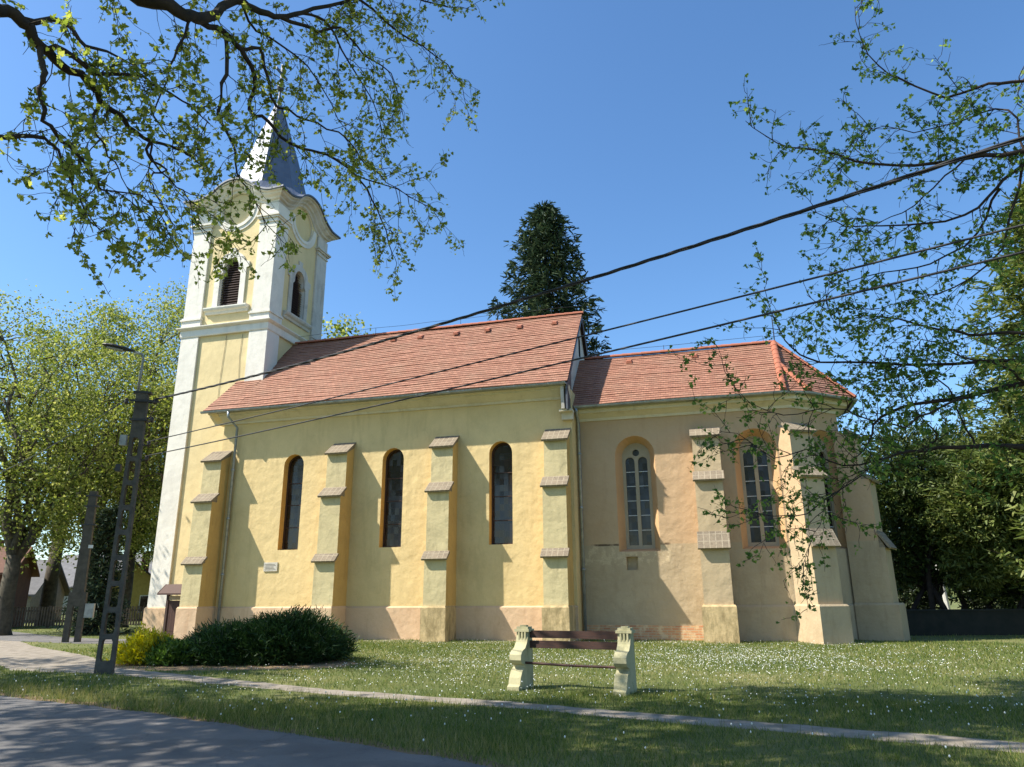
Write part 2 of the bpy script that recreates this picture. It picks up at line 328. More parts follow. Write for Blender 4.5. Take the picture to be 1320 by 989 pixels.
def scatter_mesh(name, C, A, B, tmpl, faces, material, parent=None):
    """copies of a small template (in a,b,n coordinates) at C with axis vectors A, B (N x 3, length = size)"""
    N = len(C); Nn = np.cross(A, B); ln = np.linalg.norm(Nn, axis=1, keepdims=True); Nn = Nn/np.maximum(ln, 1e-9)*np.linalg.norm(A, axis=1, keepdims=True)
    tm = np.array(tmpl); k = len(tm)
    V = C[:, None, :]+A[:, None, :]*tm[None, :, 0:1]+B[:, None, :]*tm[None, :, 1:2]+Nn[:, None, :]*tm[None, :, 2:3]
    off = np.array(ORG[parent.name]) if parent else np.zeros(3)
    V = (V-off).reshape(-1, 3).astype(np.float32)
    me = bpy.data.meshes.new(name); me.vertices.add(len(V)); me.vertices.foreach_set('co', V.ravel())
    fl = [len(f) for f in faces]; idx = np.concatenate([np.array(f) for f in faces])
    L = (idx[None, :]+np.arange(N)[:, None]*k).ravel(); me.loops.add(len(L)); me.loops.foreach_set('vertex_index', L.astype(np.int32))
    tot = np.tile(np.array(fl), N); st = np.concatenate([[0], np.cumsum(tot)[:-1]])
    me.polygons.add(len(tot)); me.polygons.foreach_set('loop_start', st.astype(np.int32)); me.polygons.foreach_set('loop_total', tot.astype(np.int32))
    me.materials.append(mat(material)); me.update(calc_edges=True); me.validate()
    o = bpy.data.objects.new(name, me); COL.objects.link(o)
    if parent: o.parent = parent
    ORG[o.name] = Vector(off); return o
MAPLE = [(0, 0, 0), (.28, -.12, .03), (.62, -.1, .1), (.5, .18, .04), (.78, .42, .12), (.42, .5, .03), (.34, .72, .02), (0, 1.05, .1), (-.34, .72, .02), (-.42, .5, .03), (-.78, .42, .12), (-.5, .18, .04), (-.62, -.1, .1), (-.28, -.12, .03)]
MAPLE = [(x*.62, y*.9, z) for x, y, z in MAPLE]
MAPLE_F = [(0, 1, 2, 3, 4, 5, 6, 7), (0, 7, 8, 9, 10, 11, 12, 13)]
QUAD = [(-.4, .0, 0), (.0, -.15, .12), (.42, .1, 0), (.3, .75, .05), (0, 1.0, .15), (-.34, .7, 0)]; QUAD_F = [(0, 1, 4, 5), (1, 2, 3, 4)]
NEED = [(-.5, 0, 0), (.5, 0, 0), (.22, 1, .1), (-.22, 1, .1)]; NEED_F = [(0, 1, 2, 3)]
BLADE = [(-.5, 0, 0), (.5, 0, 0), (.15, 1, .6)]; BLADE_F = [(0, 1, 2)]
def rdir(n, bias=(0, 0, 0), k=1.0):
    v = rng.normal(size=(n, 3)); v /= np.linalg.norm(v, axis=1, keepdims=True); v = v*k+np.array(bias); return v/np.linalg.norm(v, axis=1, keepdims=True)
def leaves(name, C, size, tmpl, faces, material, parent=None, tip=(0, 0, -.3), flat=.5):
    C = np.asarray(C, float); N = len(C); B = rdir(N, tip); up = rdir(N, (0, 0, flat*2)); A = np.cross(B, up); A /= np.maximum(np.linalg.norm(A, axis=1, keepdims=True), 1e-6)
    sz = (size*rng.uniform(.5, 1.4, N))[:, None]; return scatter_mesh(name, C, A*sz, B*sz, tmpl, faces, material, parent)

# ------------------------------------------------------------------ setting: ground, road, paths
def sheet(name, pts, z, m, label=None, sub=0):
    b = MB(); b.slab((0, 0, z), (1, 0, 0), (0, 1, 0), (0, 0, 1), pts, (), .003); o = b.build(name, m); tag(o, kind='structure'); return o
b = MB(); b.face([(-700, -500, 0), (700, -500, 0), (700, 900, 0), (-700, 900, 0)]); tag(b.build('ground', 'lawn'), kind='structure')
def edge(pts, amp, step=.35):
    o = []
    for (x0, y0), (x1, y1) in zip(pts[:-1], pts[1:]):
        n = max(1, int(math.hypot(x1-x0, y1-y0)/step))
        for i in range(n):
            t = i/n; o.append((x0+(x1-x0)*t, y0+(y1-y0)*t+random.uniform(-amp, amp)))
    return o+[pts[-1]]
ROADF = [(-70, 6), (-40, -4.3), (-20, -10.2), (-8, -13.6), (-1.34, -15.48), (2.65, -16.49), (5.06, -17.33), (6.87, -17.93), (7.9, -18.37), (8.8, -18.8), (14, -20.9), (40, -30)]
road = edge(ROADF, .07)
near = [(x-1.2, y-5.6) for x, y in ROADF][::-1]
sheet('road_shoulder', [(x, y+.22+random.uniform(-.08, .12)) for x, y in road]+near, .004, 'earth')
sheet('road', road+near, .009, 'asphalt')
PN = [(-30, 2.5), (-20, -2), (-12, -7.6), (-7.9, -10.2), (-5.2, -11.9), (-2.1, -12.2), (1.64, -13.35), (4.11, -14.15), (7.38, -14.85), (10.05, -15.7), (13.28, -16.6), (30, -21.5)]
PF = [(-30, 5), (-20, 0.5), (-12, -5.2), (-8.5, -7.2), (-6.2, -8.6), (-4, -10.5), (-2.9, -11.05), (0.99, -12.5), (3.7, -13.5), (7.21, -14.25), (10.04, -15.1), (13.49, -16.0), (30, -20.8)]
sheet('footpath', edge(PN, .05, .25)+edge(PF, .05, .25)[::-1], .004, 'path')
sheet('bare_ground', [(-4.3, -10.3), (-3.6, -10.95), (-1.8, -11.3), (.3, -10.8), (1.9, -9.9), (2.0, -8.9), (.8, -8.0), (-1.5, -7.6), (-3.4, -8.2)], .003, 'earth')
sheet('wall_apron', edge([(-9.5, -1.5), (5.0, -1.45), (6.0, -.25), (9.4, -.2), (9.7, -.75), (11.2, -.75), (11.4, .2), (13.0, .15), (13.6, -.7), (14.9, .0), (15.0, 1.2)], .06)+[(15.0, 1.9), (13.2, .86), (5.7, .86), (5.6, 0), (-9.5, 0)], .004, 'apron')
sheet('side_road', [(-45, 3), (-26, 1), (-17, -2.6), (-11.6, -3.8), (-9, -3.4), (-9.4, -1.2), (-13, -1.3), (-16, -.3), (-26, 5), (-45, 10)], .006, 'asphalt')

# ------------------------------------------------------------------ church
church = tag(empty('church', (-1, 3.14, 0)), 'yellow plastered village church with a white cornered tower, grey spire and red tiled roofs', 'church')
X0, X1 = -9.4, 5.64
YR = 3.14
SX, SY, SZ = (1, 0, 0), (0, 0, 1), (0, -1, 0)
def arch(cx, w, z0, z1, n=10, k=1.0):
    r = w/2; zc = z1-r*k
    return [(cx-r, z0), (cx+r, z0)]+[(cx+r*math.cos(math.pi*i/n), zc+r*k*math.sin(math.pi*i/n)) for i in range(n+1)]
WX = [-5.895, -1.505, 2.885]
b = MB()
b.slab((0, 0, 0), SX, SY, SZ, [(X0, 0), (X1, 0), (X1, 8.95), (X0, 8.95)], [arch(x, .9, 3.31, 7.13) for x in WX], .45)
b.box(X0, X0+.4, .45, 5.83, 0, 8.95); b.box(X0, X1, 5.83, 6.28, 0, 8.95)
b.box(X1-.4, X1, .45, 5.83, 0, 8.95)
b.build('nave_wall', ['nave plaster', 'reveal ochre'], church)
b = MB(); b.box(X0-.06, X1+.02, -.07, -.002, 0, 1.12); b.hexa([(X0-.06, -.07, 1.12), (X1+.02, -.07, 1.12), (X1+.02, -.002, 1.12), (X0-.06, -.002, 1.12), (X0-.04, -.01, 1.17), (X1, -.01, 1.17), (X1, -.002, 1.17), (X0-.04, -.002, 1.17)])
b.build('plinth', 'peach plinth', church)
def window(cx, y, z0, z1, w):
    f = MB(); o = arch(cx, w, z0, z1); i = arch(cx, w-.12, z0+.06, z1-.06)
    f.slab((0, y-.05, 0), SX, SY, SZ, o, [i], .06)
    for k in range(1, 4):
        zz = z0+(z1-z0)*k/4.3; f.box(cx-w/2+.05, cx+w/2-.05, y-.045, y-.01, zz-.015, zz+.015)
    fo = f.build('window', 'dark wood', church)
    g = MB(); g.slab((0, y-.01, 0), SX, SY, SZ, o, (), .03); g.build('pane', 'glass', fo)
for x in WX: window(x, .36, 3.31, 7.13, .9)
# buttresses
def buttress(P, d, w, stages, caps, plw, plo, plm, bodym, uvo=0, plz=1.13):
    """P foot point on the wall, d outward 2D direction; stages [(out, z0, z1)], caps [(out0, z0, out1, z1)]"""
    d = Vector((d[0], d[1], 0)).normalized(); s = Vector((-d.y, d.x, 0)); P = Vector((P[0], P[1], 0)); Z = Vector((0, 0, 1))
    prof = [(-.12, stages[0][1])]
    for o, z0, z1 in stages: prof += [(o, z0), (o-.015, z1)]
    prof += [(-.12, stages[-1][2]+.35)]
    b = MB(); n = len(prof)
    L = [P+d*o+Z*z-s*w/2 for o, z in prof]; Rr = [P+d*o+Z*z+s*w/2 for o, z in prof]
    b.face(L[::-1], 1); b.face(Rr, 1)
    for i in range(n-1): b.face([L[i], L[i+1], Rr[i+1], Rr[i]], 0)
    bo = b.build('buttress', bodym, church)
    pb = MB(); a0 = P-d*.12-s*plw/2
    pb.obox(a0, d*(plo+.12), s*plw, Z*plz)
    e = .04; q = [a0+Z*plz, a0+d*(plo+.12)+Z*plz, a0+d*(plo+.12)+s*plw+Z*plz, a0+s*plw+Z*plz]
    cdx = [q[0]+s*e+Z*.06, q[1]-d*e+s*e+Z*.06, q[2]-d*e-s*e+Z*.06, q[3]-s*e+Z*.06]; pb.hexa(q+cdx)
    pb.build('buttress_plinth', plm, bo)
    for o0, z0, o1, z1 in caps:
        cm = MB(); hw = w/2+.06; A = P+d*o0+Z*z0; B = P+d*(o1-.05)+Z*(z1+.02); sd = (B-A).normalized(); nn = Vector((0, 0, 0))+sd.cross(s); nn = nn if nn.z > 0 else -nn
        th = nn*.08; q = [A-s*hw, A+s*hw, B+s*hw, B-s*hw]; ln = (B-A).length
        for k in range(4):
            pass
        cm.face([q[k]+th for k in range(4)], 0, [(0, uvo), (2*hw, uvo), (2*hw, uvo+ln), (0, uvo+ln)])
        cm.face([q[k] for k in (3, 2, 1, 0)]); cm.face([q[0], q[1], q[1]+th, q[0]+th], 0, [(0, 0), (2*hw, 0), (2*hw, .08), (0, .08)])
        cm.face([q[1], q[2], q[2]+th, q[1]+th]); cm.face([q[2], q[3], q[3]+th, q[2]+th]); cm.face([q[3], q[0], q[0]+th, q[3]+th])
        # wedge closing the slope under the slab
        hw2 = w/2-.003
        a, c2 = P+d*(o0-.1)+Z*(z0+.03), P+d*(o1-.06)+Z*z1
        cc = P+d*(o1-.06)+Z*(z0-.0)
        cm.face([a-s*hw2, cc-s*hw2, c2-s*hw2]); cm.face([a+s*hw2, c2+s*hw2, cc+s*hw2])
        cm.build('coping', 'coping', bo)
NST = [(1.05, 1.13, 2.82), (.91, 2.82, 5.22), (.58, 5.22, 6.93)]
NCP = [(1.15, 2.74, .91, 3.0), (1.0, 5.17, .58, 5.52), (.68, 6.88, .0, 7.38)]
nb = ['washed plaster', 'ochre plaster']
for xr in (-8.93, -3.213, 1.177, 5.53): buttress((xr-.425, 0), (0, -1), .85, NST, NCP, .93, 1.16, 'mossy plinth' if xr > 0 else 'peach plinth', nb)
# nave cornice and gutter
def sweep(mb, prof, path, mi=0):
    """prof [(out,z)], path [(x,y)] with outward normal on its right"""
    nr = []
    for i in range(len(path)):
        ns = []
        for a, c in ((i-1, i), (i, i+1)):
            if a < 0 or c >= len(path): continue
            dx, dy = path[c][0]-path[a][0], path[c][1]-path[a][1]; l = math.hypot(dx, dy); ns.append((dy/l, -dx/l))
        if len(ns) == 1: nr.append(ns[0])
        else:
            mx, my = ns[0][0]+ns[1][0], ns[0][1]+ns[1][1]; q = (mx*ns[0][0]+my*ns[0][1]); nr.append((mx/q, my/q))
    rows = [[(p[0]+n[0]*o, p[1]+n[1]*o, z) for o, z in prof] for p, n in zip(path, nr)]
    for r0, r1 in zip(rows[:-1], rows[1:]):
        for j in range(len(prof)-1): mb.face([r0[j], r1[j], r1[j+1], r0[j+1]], mi)
    mb.face(rows[0], mi); mb.face(rows[-1][::-1], mi)
CPN = [(0, 8.58), (.06, 8.58), (.09, 8.66), (.16, 8.7), (.36, 8.84), (.42, 8.86), (.44, 8.93), (.56, 8.95), (.56, 9.06), (0, 9.06)]
b = MB(); sweep(b, CPN, [(X0-.45, 0), (X1-.02, 0)]); sweep(b, CPN, [(X1-.02, 6.28), (X0-.45, 6.28)]); b.build('nave_cornice', 'cornice render', church)
def gutter(path, z, name='gutter', r=.075):
    b = MB(); pr = [(.0+r*math.cos(a), z+r*math.sin(a)) for a in [math.pi+math.pi*i/8 for i in range(9)]]+[(r+.012, z+.012), (r-.008, z-.0)]+[((r-.01)*math.cos(a), z+(r-.01)*math.sin(a)) for a in [-math.pi*i/8 for i in range(1, 9)]]
    sweep(b, pr, path)
    tot = 0
    for (x0, y0), (x1, y1) in zip(path[:-1], path[1:]):
        l = math.hypot(x1-x0, y1-y0); k = max(1, int(l/1.25)); dx, dy = (x1-x0)/l, (y1-y0)/l
        for i in range(k):
            c = (i+.5)*l/k; cx, cy = x0+dx*c, y0+dy*c
            sweep(b, [(a*1.12, z+(q-z)*1.12) for a, q in pr[:9]]+[(.0, z+.03)], [(cx-dx*.03, cy-dy*.03), (cx+dx*.03, cy+dy*.03)])
    return b.build(name, 'galvanised', church)
gutter([(-10.05, -.74), (5.6, -.74)], 9.03)
gutter([(5.7, .2), (13.1, .2), (13.98, .57), (15.78, 2.2), (15.78, 4.08), (13.6, 6.08), (5.7, 6.08)], 8.31)
def downpipe(pts, r=.055):
    b = MB(); b.tube(pts, r, 10)
    for z in (2.4, 4.6, 6.6): 
        p = Vector(pts[-2]); q = Vector(pts[-1]); t = (z-p.z)/(q.z-p.z)
        if 0 < t < 1: c = p+(q-p)*t; b.tube([c-Vector((0, 0, .04)), c+Vector((0, 0, .04))], r*1.35, 10)
    b.build('downpipe', 'galvanised', church, True)
downpipe([(-8.72, -.74, 8.97), (-8.72, -.72, 8.75), (-8.66, -.14, 8.4), (-8.66, -.13, .25)])
downpipe([(5.78, .2, 8.25), (5.78, .22, 8.1), (5.76, .72, 7.75), (5.76, .72, .2)])
# tiled slopes
def slope_courses(mb, left, right, z0, z1, nrm, course=.165, u0=None, sv=1.0, zbase=None):
    """courses of tiles between two edge polylines given as [(x,y,z)...] rising"""
    def on(pl, z):
        for a, c in zip(pl[:-1], pl[1:]):
            if z <= c[2]+1e-9: t = (z-a[2])/(c[2]-a[2]) if c[2] > a[2] else 0; return Vector(a).lerp(Vector(c), max(0, t))
        return Vector(pl[-1])
    nrm = Vector(nrm).normalized(); sn = math.sqrt(max(1e-6, 1-nrm.z**2)); n = max(1, round((z1-z0)/sn/course))
    along = (on(right, z0)-on(left, z0)).normalized()
    for i in range(n):
        za, zb = z0+(z1-z0)*i/n, z0+(z1-z0)*(i+1)/n; L0, R0_, L1, R1_ = on(left, za), on(right, za), on(left, zb), on(right, zb)
        ta, tb = nrm*(.034), nrm*.012; va, vb = i*course+.002, (i+1)*course-.002
        ul0, ur0, ul1, ur1 = [p.dot(along) for p in (L0, R0_, L1, R1_)]
        seg = max(1, int((ur0-ul0)/.9)); 
        jit = [nrm*(random.uniform(-.009, .009)+.02*math.sin((ul0+(ur0-ul0)*_/max(seg, 1))*.9+i*.13)) for _ in range(seg+1)]
        for k in range(seg):
            p, q = k/seg, (k+1)/seg
            a0, a1, b1, b0 = L0.lerp(R0_, p)+ta+jit[k], L0.lerp(R0_, q)+ta+jit[k+1], L1.lerp(R1_, q)+tb+jit[k+1], L1.lerp(R1_, p)+tb+jit[k]
            mb.face([a0, a1, b1, b0], 0, [(ul0+(ur0-ul0)*p, va), (ul0+(ur0-ul0)*q, va), (ul1+(ur1-ul1)*q, vb), (ul1+(ur1-ul1)*p, vb)])
            mb.face([L0.lerp(R0_, p)-nrm*.01, L0.lerp(R0_, q)-nrm*.01, a1, a0], 0, [(0, va), (.1, va), (.1, va+.01), (0, va+.01)])
    # underside
    A, B_, C_, D_ = on(left, z0), on(right, z0), on(right, z1), on(left, z1)
    k = nrm*-.06; mb.face([D_+k, C_+k, B_+k, A+k], 1)
ZE, ZR = 9.08, 13.165; nN = (ZR-ZE)/(YR+.72)
nS = Vector((0, -nN, 1)).normalized(); nNo = Vector((0, nN, 1)).normalized()
zt = ZE+nN*(.92+.72)
b = MB()
slope_courses(b, [(-8.41, -.72, ZE), (-8.41, YR, ZR)], [(5.65, -.72, ZE), (5.65, YR, ZR)], ZE, ZR, nS)
slope_courses(b, [(-9.99, -.72, ZE), (-9.7, .92, zt)], [(-8.41, -.72, ZE), (-8.41, .92, zt)], ZE, zt, nS)
slope_courses(b, [(5.65, 7.0, ZE), (5.65, YR, ZR)], [(-8.41, 7.0, ZE), (-8.41, YR, ZR)], ZE, ZR, nNo)
slope_courses(b, [(-8.41, 7.0, ZE), (-8.41, 5.36, zt)], [(-9.99, 7.0, ZE), (-9.7, 5.36, zt)], ZE, zt, nNo)
nroof = b.build('nave_roof', ['tile', 'dark wood'], church)
def ridge(mb, a, c, r=.12, step=.38):
    a, c = Vector(a), Vector(c); l = (c-a).length; n = max(1, int(l/step)); d = (c-a)/l; s = d.cross(Vector((0, 0, 1))).normalized(); u = s.cross(d)
    for i in range(n):
        p, q = a+d*(i*l/n-.02), a+d*((i+1)*l/n+.03); w = random.uniform(.97, 1.05)
        def ringp(o, rr): return [o+(s*math.cos(t)+u*math.sin(t)*.8)*rr for t in [math.pi*k/7-.15+.3*k/7*0 for k in range(8)]]
        A, B = ringp(p, r*1.12*w), ringp(q, r*.94*w)
        for k in range(7): mb.face([A[k], B[k], B[k+1], A[k+1]])
        mb.face(A[::-1]); mb.face(B)
b = MB(); ridge(b, (-8.38, YR, ZR+.03), (5.68, YR, ZR+.03)); b.build('ridge_tiles', 'ridge', nroof)
for x in (-2.9, -1.6, .1, 1.55, 3.0, 4.55):
    b = MB(); z = ZR-.62; y = YR-.58; p = Vector((x, y, z))+nS*.03
    b.hexa([p+Vector((-.13, -.08, -.0)), p+Vector((.13, -.08, 0)), p+Vector((.13, .18, .19)), p+Vector((-.13, .18, .19)), p+Vector((-.08, -.09, .1)), p+Vector((.08, -.09, .1)), p+Vector((.1, .17, .24)), p+Vector((-.1, .17, .24))])
    b.build('vent_tile', 'ridge', nroof)
# soffit / verge at the east gable of the nave
b = MB()
b.slab((X1-.16, 0, 0), (0, 1, 0), (0, 0, 1), (1, 0, 0), [(-.5, 8.1), (.8, 8.1), (.8, 8.97), (5.5, 8.97), (5.5, 8.1), (6.78, 8.1), (6.9, 9.0), (YR, ZR-.1), (-.62, 9.0)], [[(YR-.22, 11.2), (YR+.22, 11.2), (YR+.22, 12.0), (YR, 12.25), (YR-.22, 12.0)]], .12)
b.slab((X1-.3, 0, 0), (0, 1, 0), (0, 0, 1), (1, 0, 0), [(.8, 8.97), (5.5, 8.97), (6.3, 9.0), (YR, ZR-.15), (0, 9.0)], (), .1)
gab = b.build('east_gable', ['grimy white plaster', 'dark metal'], church)
b = MB(); b.slab((X1-.24, 0, 0), (0, 1, 0), (0, 0, 1), (1, 0, 0), [(YR-.3, 11.1), (YR+.3, 11.1), (YR+.3, 12.3), (YR-.3, 12.3)], (), .01); b.build('gable_opening', 'dark wood', gab)
b = MB(); b.slab((X1+.0, 0, 0), (0, 1, 0), (0, 0, 1), (1, 0, 0), [(-.66, 8.02), (-.5, 8.02), (-.46, 8.95), (YR, ZR-.22), (6.74, 8.95), (6.78, 8.02), (6.94, 8.02), (6.98, 9.02), (YR, ZR-.02), (-.7, 9.02)], (), .025)
b.slab((X1-.03, 0, 0), (0, 1, 0), (0, 0, 1), (1, 0, 0), [(-.64, 8.04), (.3, 8.04), (.3, 9.9), (-.64, 9.0)], (), .05)
b.build('verge_board', 'cornice sheet', gab)
b = MB(); b.box(5.3, 5.72, -.2, .02, 7.75, 8.02); b.box(5.25, 5.74, -.42, .02, 8.02, 8.1); b.build('kneeler', 'cornice render', church)
b = MB(); b.slab((X0-.3, 0, 0), (0, -1, 0), (0, 0, 1), (-1, 0, 0), [(.6, 8.98), (0, 8.6), (-.9, 8.6), (-.9, 10.6)], (), .3); b.build('west_gable', 'tower plaster', church)
# lightning conductor
b = MB(); pts = [(-8.3+i*1.4, YR, ZR+.38+.03*(i % 2)) for i in range(11)]; b.tube(pts, .009, 4)
for p in pts[::3]: b.tube([(p[0], p[1], ZR+.05), p], .01, 4)
b.build('lightning_conductor', 'dark metal', church)
# chancel and apse
YC = .88; YN = 5.4; A = (13.35, YC); B = (15.1, 2.5); B2 = (15.1, 3.78); A2 = (13.35, YN)
dAB = Vector((B[0]-A[0], B[1]-A[1])).normalized(); nAB = Vector((dAB.y, -dAB.x)); LAB = math.dist(A, B)
def cwin_loops(cx, z0, z1, wo, wi):
    o = arch(cx, wo, z0, z1, 14); i = arch(cx, wi, z0+.12, z1-.2, 14); return (o, i)
WA_, WB_ = 7.79, 12.03
wins = [cwin_loops(WA_, 3.0, 7.2, 1.46, 1.0), cwin_loops(WB_, 3.0, 7.2, 1.46, 1.0)]
b = MB(); b.slab((0, YC, 0), SX, SY, SZ, [(5.66, 0), (A[0], 0), (A[0], 8.2), (5.66, 8.2)], wins+[[(7.3, 2.36), (7.7, 2.36), (7.7, 2.82), (7.3, 2.82)]], .5)
b.box(7.2, 7.8, YC+.2, YC+.24, 2.3, 2.9)
b.slab((A[0], A[1], 0), (dAB.x, dAB.y, 0), (0, 0, 1), (nAB.x, nAB.y, 0), [(0, 0), (LAB, 0), (LAB, 8.2), (0, 8.2)], [cwin_loops(LAB/2+.3, 3.0, 7.2, 1.3, 1.0)], .34)
b.slab((B[0], B[1], 0), (0, 1, 0), (0, 0, 1), (1, 0, 0), [(0, 0), (B2[1]-B[1], 0), (B2[1]-B[1], 8.2), (0, 8.2)], (), .45)
b.slab((B2[0], B2[1], 0), (-dAB.x, dAB.y, 0), (0, 0, 1), (nAB.x, -nAB.y, 0), [(0, 0), (LAB, 0), (LAB, 8.2), (0, 8.2)], (), .45)
b.slab((A2[0], YN, 0), (-1, 0, 0), (0, 0, 1), (0, 1, 0), [(0, 0), (A2[0]-5.66, 0), (A2[0]-5.66, 8.2), (0, 8.2)], (), .45)
b.build('chancel_wall', ['chancel plaster', 'reveal orange'], church)
def tracery(O, u, n, cx, z0=3.12, z1=7.0, w=1.0, dep=.46):
    O, u, n = Vector(O), Vector(u), Vector(n); Z = Vector((0, 0, 1)); Of = O-n*dep
    o = arch(cx, w+.04, z0-.02, z1+.02, 14); lw = .34
    hl = [arch(cx+s*.235, lw, z0+.12, z1-.52, 8) for s in (-1, 1)]
    cir = [(cx+.13*math.cos(2*math.pi*k/12), z1-.36+.13*math.sin(2*math.pi*k/12)) for k in range(12)]
    f = MB(); f.slab(Of, u, Z, n, o, hl+[cir], .12, (0, 0, 0)); fo = f.build('window', 'stone frame', church)
    g = MB(); g.slab(Of-n*.08, u, Z, n, o, (), .02); g.build('pane', 'glass', fo)
    bb = MB(); bb.obox(Of-n*.05+u*(cx-.012)+Z*(z0+.2), u*.024, n*-.03, Z*(z1-z0-1.1))
    for k in range(1, 6):
        zz = z0+.12+(z1-.75-z0-.12)*k/5.6; bb.obox(Of-n*.045+u*(cx-.4)+Z*(zz-.012), u*.8, n*-.03, Z*.024)
    bb.build('glazing_bars', 'white paint', fo)
tracery((0, YC, 0), (1, 0, 0), (0, -1, 0), WA_); tracery((0, YC, 0), (1, 0, 0), (0, -1, 0), WB_)
tracery((A[0], A[1], 0), (dAB.x, dAB.y, 0), (nAB.x, nAB.y, 0), LAB/2+.3, dep=.3)
# brick footing and plastered plinth of the chancel
b = MB(); b.slab((0, YC-.02, 0), SX, SY, SZ, [(5.66, 0), (9.95, 0), (9.95, .5), (8.8, .47), (7.6, .52), (5.66, .5)], (), .018, uvm=True); b.build('brick_footing', 'brick', church)
b = MB(); sweep(b, [(0, 0), (.07, 0), (.07, 1.1), (.02, 1.16), (0, 1.16)], [(10.85, YC), A, B, B2, A2, (5.7, YN)]); b.build('chancel_plinth', 'chancel plaster', church)
CPC = [(0, 7.86), (.05, 7.86), (.07, 7.95), (.3, 8.08), (.4, 8.1), (.42, 8.2), (.46, 8.21), (.46, 8.3), (0, 8.3)]
b = MB(); sweep(b, CPC, [(5.7, YC), A, B, B2, A2, (5.7, YN)]); b.build('chancel_cornice', 'cornice render', church)
cb = ['chancel washed', 'chancel plaster']
CST = [(1.08, 1.13, 3.0), (.9, 3.0, 5.35), (.62, 5.35, 6.88)]; CCP = [(1.2, 2.95, .9, 3.5), (1.0, 5.25, .62, 5.58), (.72, 6.85, .3, 7.17)]
buttress((10.36, YC), (0, -1), .93, CST, CCP, 1.1, 1.2, 'mossy plinth', cb, .02)
buttress((13.28, .94), (math.sin(R(28)), -math.cos(R(28))), .9, CST, CCP, 1.06, 1.24, 'chancel plaster', cb, .02)
buttress(B, (math.cos(R(22)), -math.sin(R(22))), .9, CST, CCP, 1.05, 1.25, 'chancel plaster', cb, .02)
buttress(B2, (math.cos(R(22)), math.sin(R(22))), .9, CST, CCP, 1.05, 1.25, 'chancel plaster', cb, .02)
# chancel roof
ZC, ZCR = 8.34, 11.04; AP = (13.27, YR, ZCR)
P1 = (13.14, .24, ZC); P2 = (14.0, .6, ZC); Bp = (15.75, 2.22, ZC); Bq = (15.75, 4.06, ZC); Aq = (13.6, 6.04, ZC)
H = tuple(Vector(AP).lerp(Vector(P1), .47))
def nrm3(a, b_, c): 
    n = (Vector(b_)-Vector(a)).cross(Vector(c)-Vector(a)).normalized(); return n if n.z > 0 else -n
b = MB()
slope_courses(b, [(5.46, .24, ZC), (5.46, YR, ZCR)], [P1, H, AP], ZC, ZCR, nrm3((5.66, .24, ZC), P1, AP))
slope_courses(b, [P1, H], [P2, H], ZC, H[2], nrm3(P1, P2, H))
slope_courses(b, [P2, H, AP], [Bp, AP], ZC, ZCR, nrm3(P2, Bp, AP))
slope_courses(b, [Bp, AP], [Bq, AP], ZC, ZCR, nrm3(Bp, Bq, AP))
slope_courses(b, [Bq, AP], [Aq, AP], ZC, ZCR, nrm3(Bq, Aq, AP))
slope_courses(b, [Aq, AP], [(5.46, 6.04, ZC), (5.46, YR, ZCR)], ZC, ZCR, nrm3((5.66, 6.04, ZC), Aq, AP))
croof = b.build('chancel_roof', ['tile', 'dark wood'], church)
b = MB(); up = Vector((0, 0, .05))
ridge(b, Vector((5.7, YR, ZCR))+up, Vector(AP)+up)
for p, q in ((P1, AP), (P2, H), (Bp, AP), (Bq, AP), (Aq, AP)): ridge(b, Vector(p)+up, Vector(q)+up, .12)
b.build('ridge_tiles', 'ridge', croof)
b = MB(); b.tube([Vector(AP)+Vector((.05, 0, 0)), Vector(AP)+Vector((.05, 0, 1.1))], .022, 5); b.tube([(6.4, YR, ZCR+.35), (9, YR, ZCR+.33), (12.9, YR, ZCR+.36)], .009, 4)
for x in (6.4, 9, 12.9): b.tube([(x, YR, ZCR), (x, YR, ZCR+.36)], .01, 4)
b.build('lightning_rod', 'dark metal', croof)
for x in (7.6, 10.2):
    b = MB(); p = Vector((x, YR-.5, ZCR-.47))
    b.hexa([p+Vector((-.13, -.08, 0)), p+Vector((.13, -.08, 0)), p+Vector((.13, .18, .17)), p+Vector((-.13, .18, .17)), p+Vector((-.08, -.09, .11)), p+Vector((.08, -.09, .11)), p+Vector((.1, .17, .24)), p+Vector((-.1, .17, .24))]); b.build('vent_tile', 'ridge', croof)
# ------------------------------------------------------------------ tower
TX0, TX1, TY0, TY1 = -12.842, -8.413, .925, 5.354; TC = ((TX0+TX1)/2, (TY0+TY1)/2); HW = (TX1-TX0)/2
ZC0 = 19.6
def bell(u):
    u = abs(u)
    if u < 1.12: return ZC0+math.sqrt(1.4**2-u*u)
    if u < 2.05: t = (u-1.12)/.93; a = ZC0+math.sqrt(1.4**2-1.12**2); e = (1-t)**2*(1+.5*t); return 20.12+(a-20.12)*e
    return 20.12+(u-2.05)*.06
faces = [((TC[0], TY0), (1, 0), (0, -1)), ((TX1, TC[1]), (0, 1), (1, 0)), ((TC[0], TY1), (-1, 0), (0, 1)), ((TX0, TC[1]), (0, -1), (-1, 0))]
def bwin(s=0, z0=14.58):
    a = .56+s; b_ = .43+s
    return [(-a, z0-s*0), (a, z0-s*0), (a, z0+1.6+s*.4), (b_, z0+1.72+s*.6)]+[(b_*math.cos(math.pi*i/12), z0+1.9+s*.4+b_*1.2*math.sin(math.pi*i/12)) for i in range(13)]+[(-b_, z0+1.72+s*.6), (-a, z0+1.6+s*.4)]
